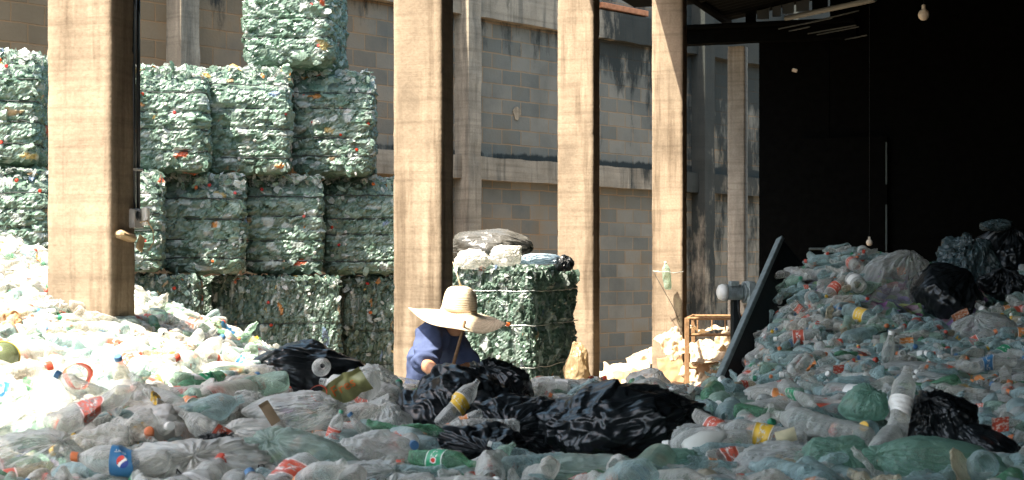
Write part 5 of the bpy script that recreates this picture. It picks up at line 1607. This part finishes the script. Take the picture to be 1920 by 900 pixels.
def remesh(parts, vox, name, mat, smooth_it=2, one=False):
    mb = MB()
    for V, Fc in parts: mb.add(V, Fc)
    me = mesh('tmp', np.concatenate(mb.V), mb.F, mat)
    o = bpy.data.objects.new('tmp', me); COL.objects.link(o)
    m = o.modifiers.new('r', 'REMESH'); m.mode = 'VOXEL'; m.voxel_size = vox
    m2 = o.modifiers.new('s', 'SMOOTH'); m2.iterations = smooth_it; m2.factor = .5
    dg = bpy.context.evaluated_depsgraph_get(); dg.update()
    out = bpy.data.meshes.new_from_object(o.evaluated_get(dg))
    bpy.data.objects.remove(o); bpy.data.meshes.remove(me)
    if one:
        import bmesh
        bm = bmesh.new(); bm.from_mesh(out); left = set(bm.verts); isl = []
        while left:
            st = [left.pop()]; g_ = [st[0]]
            while st:
                for e in st.pop().link_edges:
                    for v in e.verts:
                        if v in left: left.discard(v); st.append(v); g_.append(v)
            isl.append(g_)
        isl.sort(key=len); print('islands', [len(i) for i in isl])
        bmesh.ops.delete(bm, geom=[v for i in isl[:-1] for v in i], context='VERTS')
        bm.to_mesh(out); bm.free()
    out.name = name; out.materials.clear(); out.materials.append(mat)
    out.polygons.foreach_set('use_smooth', np.full(len(out.polygons), True))
    return out


PY = 9.25
pb = np.array([-.50, PY + .25, 0])
def Q(px, py, dy): return P(px, py, PY + dy) - pb
pel = np.array([.0, .12, .74]); 
spine = Q(806, 672, .27); chest = Q(832, 640, .17); neck = Q(843, 608, .06); head0 = Q(852, 596, .0)
shR = Q(806, 630, -.06); elR = Q(797, 682, -.20); haR = Q(828, 708, -.38)
shL = Q(850, 638, .24); elL = Q(884, 690, .10); haL = Q(850, 700, -.08)
hipR = pel + [.02, -.10, -.04]; hipL = pel + [.04, .12, -.04]
knR = np.array([.14, -.02, .42]); knL = np.array([.17, .22, .42]); anR = np.array([.02, .02, .09]); anL = np.array([.05, .28, .09])
toR = anR + [.16, -.08, -.05]; toL = anL + [.16, -.08, -.05]
bv = [pel, spine, chest, neck, head0, shR, (shR + elR) / 2, elR, haR, shL, (shL + elL) / 2, elL, haL, hipR, knR, anR, toR, hipL, knL, anL, toL]
be = [(0, 1), (1, 2), (2, 3), (3, 4), (2, 5), (5, 6), (6, 7), (7, 8), (2, 9), (9, 10), (10, 11), (11, 12), (0, 13), (13, 14), (14, 15), (15, 16), (0, 17), (17, 18), (18, 19), (19, 20)]
br = [.11, .10, .105, .05, .055, .058, .048, .041, .028, .058, .048, .041, .028, .09, .06, .042, .038, .09, .06, .042, .038]
parts = [skin_mesh(bv, be, br)]
# head with brow, nose, chin and ears, bowed towards the camera's right
face = np.array([.70, -.60, -.30]); face /= np.linalg.norm(face)
up = np.array([.30, -.18, 1.0]); up -= face * np.dot(up, face); up /= np.linalg.norm(up); lat = np.cross(face, up)
hc = Q(857, 594, -.03)
nu, nv = 40, 30
u, v = np.meshgrid(np.linspace(0, 2 * math.pi, nu, endpoint=False), np.linspace(.03, math.pi - .03, nv))
hx = np.sin(v) * np.cos(u); hy = np.sin(v) * np.sin(u); hz = np.cos(v)      # hx face direction, hy lateral, hz up
fx = .084 * hx; fy = .068 * hy * (1 - .18 * np.clip(-hz, 0, 1)); fz = .108 * hz
front = np.clip(hx, 0, 1)
fx += .024 * np.exp(-((hy / .17) ** 2 + ((hz + .12) / .22) ** 2)) * front          # nose
fx += .008 * np.exp(-((hy / .3) ** 2 + ((hz + .50) / .08) ** 2)) * front           # lips
fx -= .012 * np.exp(-(((np.abs(hy) - .38) / .18) ** 2 + ((hz - .05) / .12) ** 2)) * front  # eye sockets
fx += .012 * np.exp(-((hy / .35) ** 2 + ((hz + .82) / .16) ** 2)) * front          # chin
hv = hc + fx.reshape(-1, 1) * face + fy.reshape(-1, 1) * lat + fz.reshape(-1, 1) * up
hf = [tuple(f) for f in grid_faces(nu, nv, True)] + [tuple(range(nu))[::-1], tuple((nv - 1) * nu + k for k in range(nu))]
parts.append((hv, hf))
for s in (-1, 1):
    mbx = MB(); c = hc + lat * .066 * s - face * .005
    pr_ = []
    Mx = np.eye(4); Mx[:3, 0] = face * .9; Mx[:3, 1] = up; Mx[:3, 2] = lat * s; Mx[:3, 3] = c
    mbx.lathe([(.001, -.004), (.024, -.003), (.032, .006), (.028, .013), (.012, .008), (.001, .006)], 16, Mx)
    parts.append((np.concatenate(mbx.V), mbx.F))


def hand(wrist, d, palm_n, curl, side):
    d = d / np.linalg.norm(d); lat_ = np.cross(palm_n, d); lat_ /= np.linalg.norm(lat_); palm_n = np.cross(d, lat_)
    k = wrist + d * .085
    out = [skin_mesh([wrist + lat_ * (.016 - .010 * i), k + lat_ * (.030 - .020 * i)], [(0, 1)], [.019, .0135]) for i in range(4)]
    for i, ln in enumerate((.068, .078, .072, .056)):
        base = k + lat_ * (.030 - .020 * i); pts = [base - d * .02, base]; a = 0
        for sg in (.45, .32, .23):
            a += curl; pts.append(pts[-1] + (d * math.cos(a) + palm_n * math.sin(a)) * ln * sg * 1.15)
        out.append(skin_mesh(pts, [(j, j + 1) for j in range(4)], [.0105, .0098, .0092, .0085, .0072]))
    tb = wrist + d * .03 + lat_ * .028
    t1 = tb + (lat_ * .8 + d * .5 + palm_n * .25) * .035; t2 = t1 + (lat_ * .25 + d * .85 + palm_n * .5) * .032; t3 = t2 + (d * .8 + palm_n * .7 - lat_ * .1) * .024
    out.append(skin_mesh([tb - lat_ * .01, tb, t1, t2, t3], [(0, 1), (1, 2), (2, 3), (3, 4)], [.014, .0135, .0115, .0098, .008]))
    return out


parts += hand(haR, haR - elR, np.array([.2, .1, -1.0]), .35, 1)
stick_top, stick_bot = Q(872, 602, -.25), Q(846, 698, -.12)
parts += hand(haL, haL - elL + np.array([0, 0, -.02]), np.array([-.3, -.9, -.3]), .85, -1)
body = remesh(parts, .005, 'person', M['skin'], 1, True)
pe = obj('person', body, None, pb)
tag(pe, 'worker in a wide straw hat and navy shirt, bent over the heap holding a stick', 'person')
# shirt: torso and short sleeves
e1 = elR + (shR - elR) * .16; e2 = elL + (shL - elL) * .2
sv_ = [pel + [0, 0, .0], spine, chest, neck - (neck - chest) * .55, shR, (shR + e1) / 2, e1, shL, (shL + e2) / 2, e2]
se = [(0, 1), (1, 2), (2, 3), (2, 4), (4, 5), (5, 6), (2, 7), (7, 8), (8, 9)]
sr = [.130, .122, .120, .078, .078, .074, .076, .072, .066, .064]
V, Fc = skin_mesh(sv_, se, sr, 2)
me = remesh([(V, Fc)], .010, 'shirt', M['shirt'], 9)
co = np.empty(len(me.vertices) * 3); me.vertices.foreach_get('co', co); co = co.reshape(-1, 3)
no = np.empty(len(me.vertices) * 3); me.vertices.foreach_get('normal', no); no = no.reshape(-1, 3)
wr = (ridged(co * np.array([9, 9, 14]) + vnoise(co * 6, 3)[:, None] * 1.5, 77) - .6) * .026 + (ridged(co * 24, 78) - .6) * .005
co = co + no * wr[:, None]; me.vertices.foreach_set('co', co.ravel()); me.update()
obj('shirt', me, pe)
tv = [pel, hipR, knR, anR + [0, 0, .03], hipL, knL, anL + [0, 0, .03]]
V, Fc = skin_mesh(tv, [(0, 1), (1, 2), (2, 3), (0, 4), (4, 5), (5, 6)], [.145, .11, .082, .068, .11, .082, .068])
obj('trousers', remesh([(V, Fc)], .012, 'trousers', M['trousers'], 3), pe)
# straw hat
hu = np.array([.13, -.15, 1.0]); hu /= np.linalg.norm(hu)
hat_c = Q(860, 588, -.02) + hu * .0
prof = [(.001, .148), (.03, .147), (.056, .142), (.077, .128), (.088, .104), (.094, .065), (.097, .03), (.102, .010), (.118, .0), (.15, -.006), (.19, -.012), (.23, -.020), (.265, -.032), (.268, -.035), (.264, -.037), (.23, -.025), (.19, -.017), (.15, -.011), (.116, -.005), (.099, .004), (.092, .03), (.088, .065), (.083, .100), (.072, .123), (.052, .136), (.001, .141)]
nh = 72; V = []
for (r, z) in prof:
    for k in range(nh):
        t = 2 * math.pi * k / nh
        b = np.clip((r - .11) / .155, 0, 1)
        rr_ = r * (1 + .05 * b * math.cos(2 * t + .3))
        V.append((rr_ * math.cos(t) * (1.02), rr_ * math.sin(t) * .95, z + b * b * (.022 * math.sin(2 * t + 2.6) - .018 * math.cos(t) + .008 * math.sin(5 * t)) + .003 * math.sin(3 * t) * (1 - b)))
hat = obj('straw_hat', mesh('straw_hat', np.array(V), grid_faces(nh, len(prof), True), M['straw']), pe, hat_c)
hat.rotation_euler = Vector(hu).to_track_quat('Z', 'Y').to_euler()
mb = MB().lathe([(.0985, .012), (.1005, .012), (.097, .034), (.0955, .034), (.0985, .012)], 48); V = mb.V[0]; V[:, 0] *= 1.02; V[:, 1] *= .955
mb.V = [V]; mb.build('hat_band', simple('dark_straw_band', (.30, .20, .11), .8), hat, smooth=True)
MB().tube([(.01, .02, .143), (.005, .05, .19), (-.02, .08, .27)], [.006, .004, .002], 6).build('straw_tail', M['straw'], hat, smooth=True)
# the stick in the left hand
c = pb + stick_bot; dd = (stick_top - stick_bot)
tag(MB().tube([-dd * .9, -dd * .4, dd * .3, dd], [.009, .0095, .0095, .008], 8).build('wooden_stick', M['wood'], None, c, smooth=True), 'thin brown wooden stick held upright by the worker', 'stick')
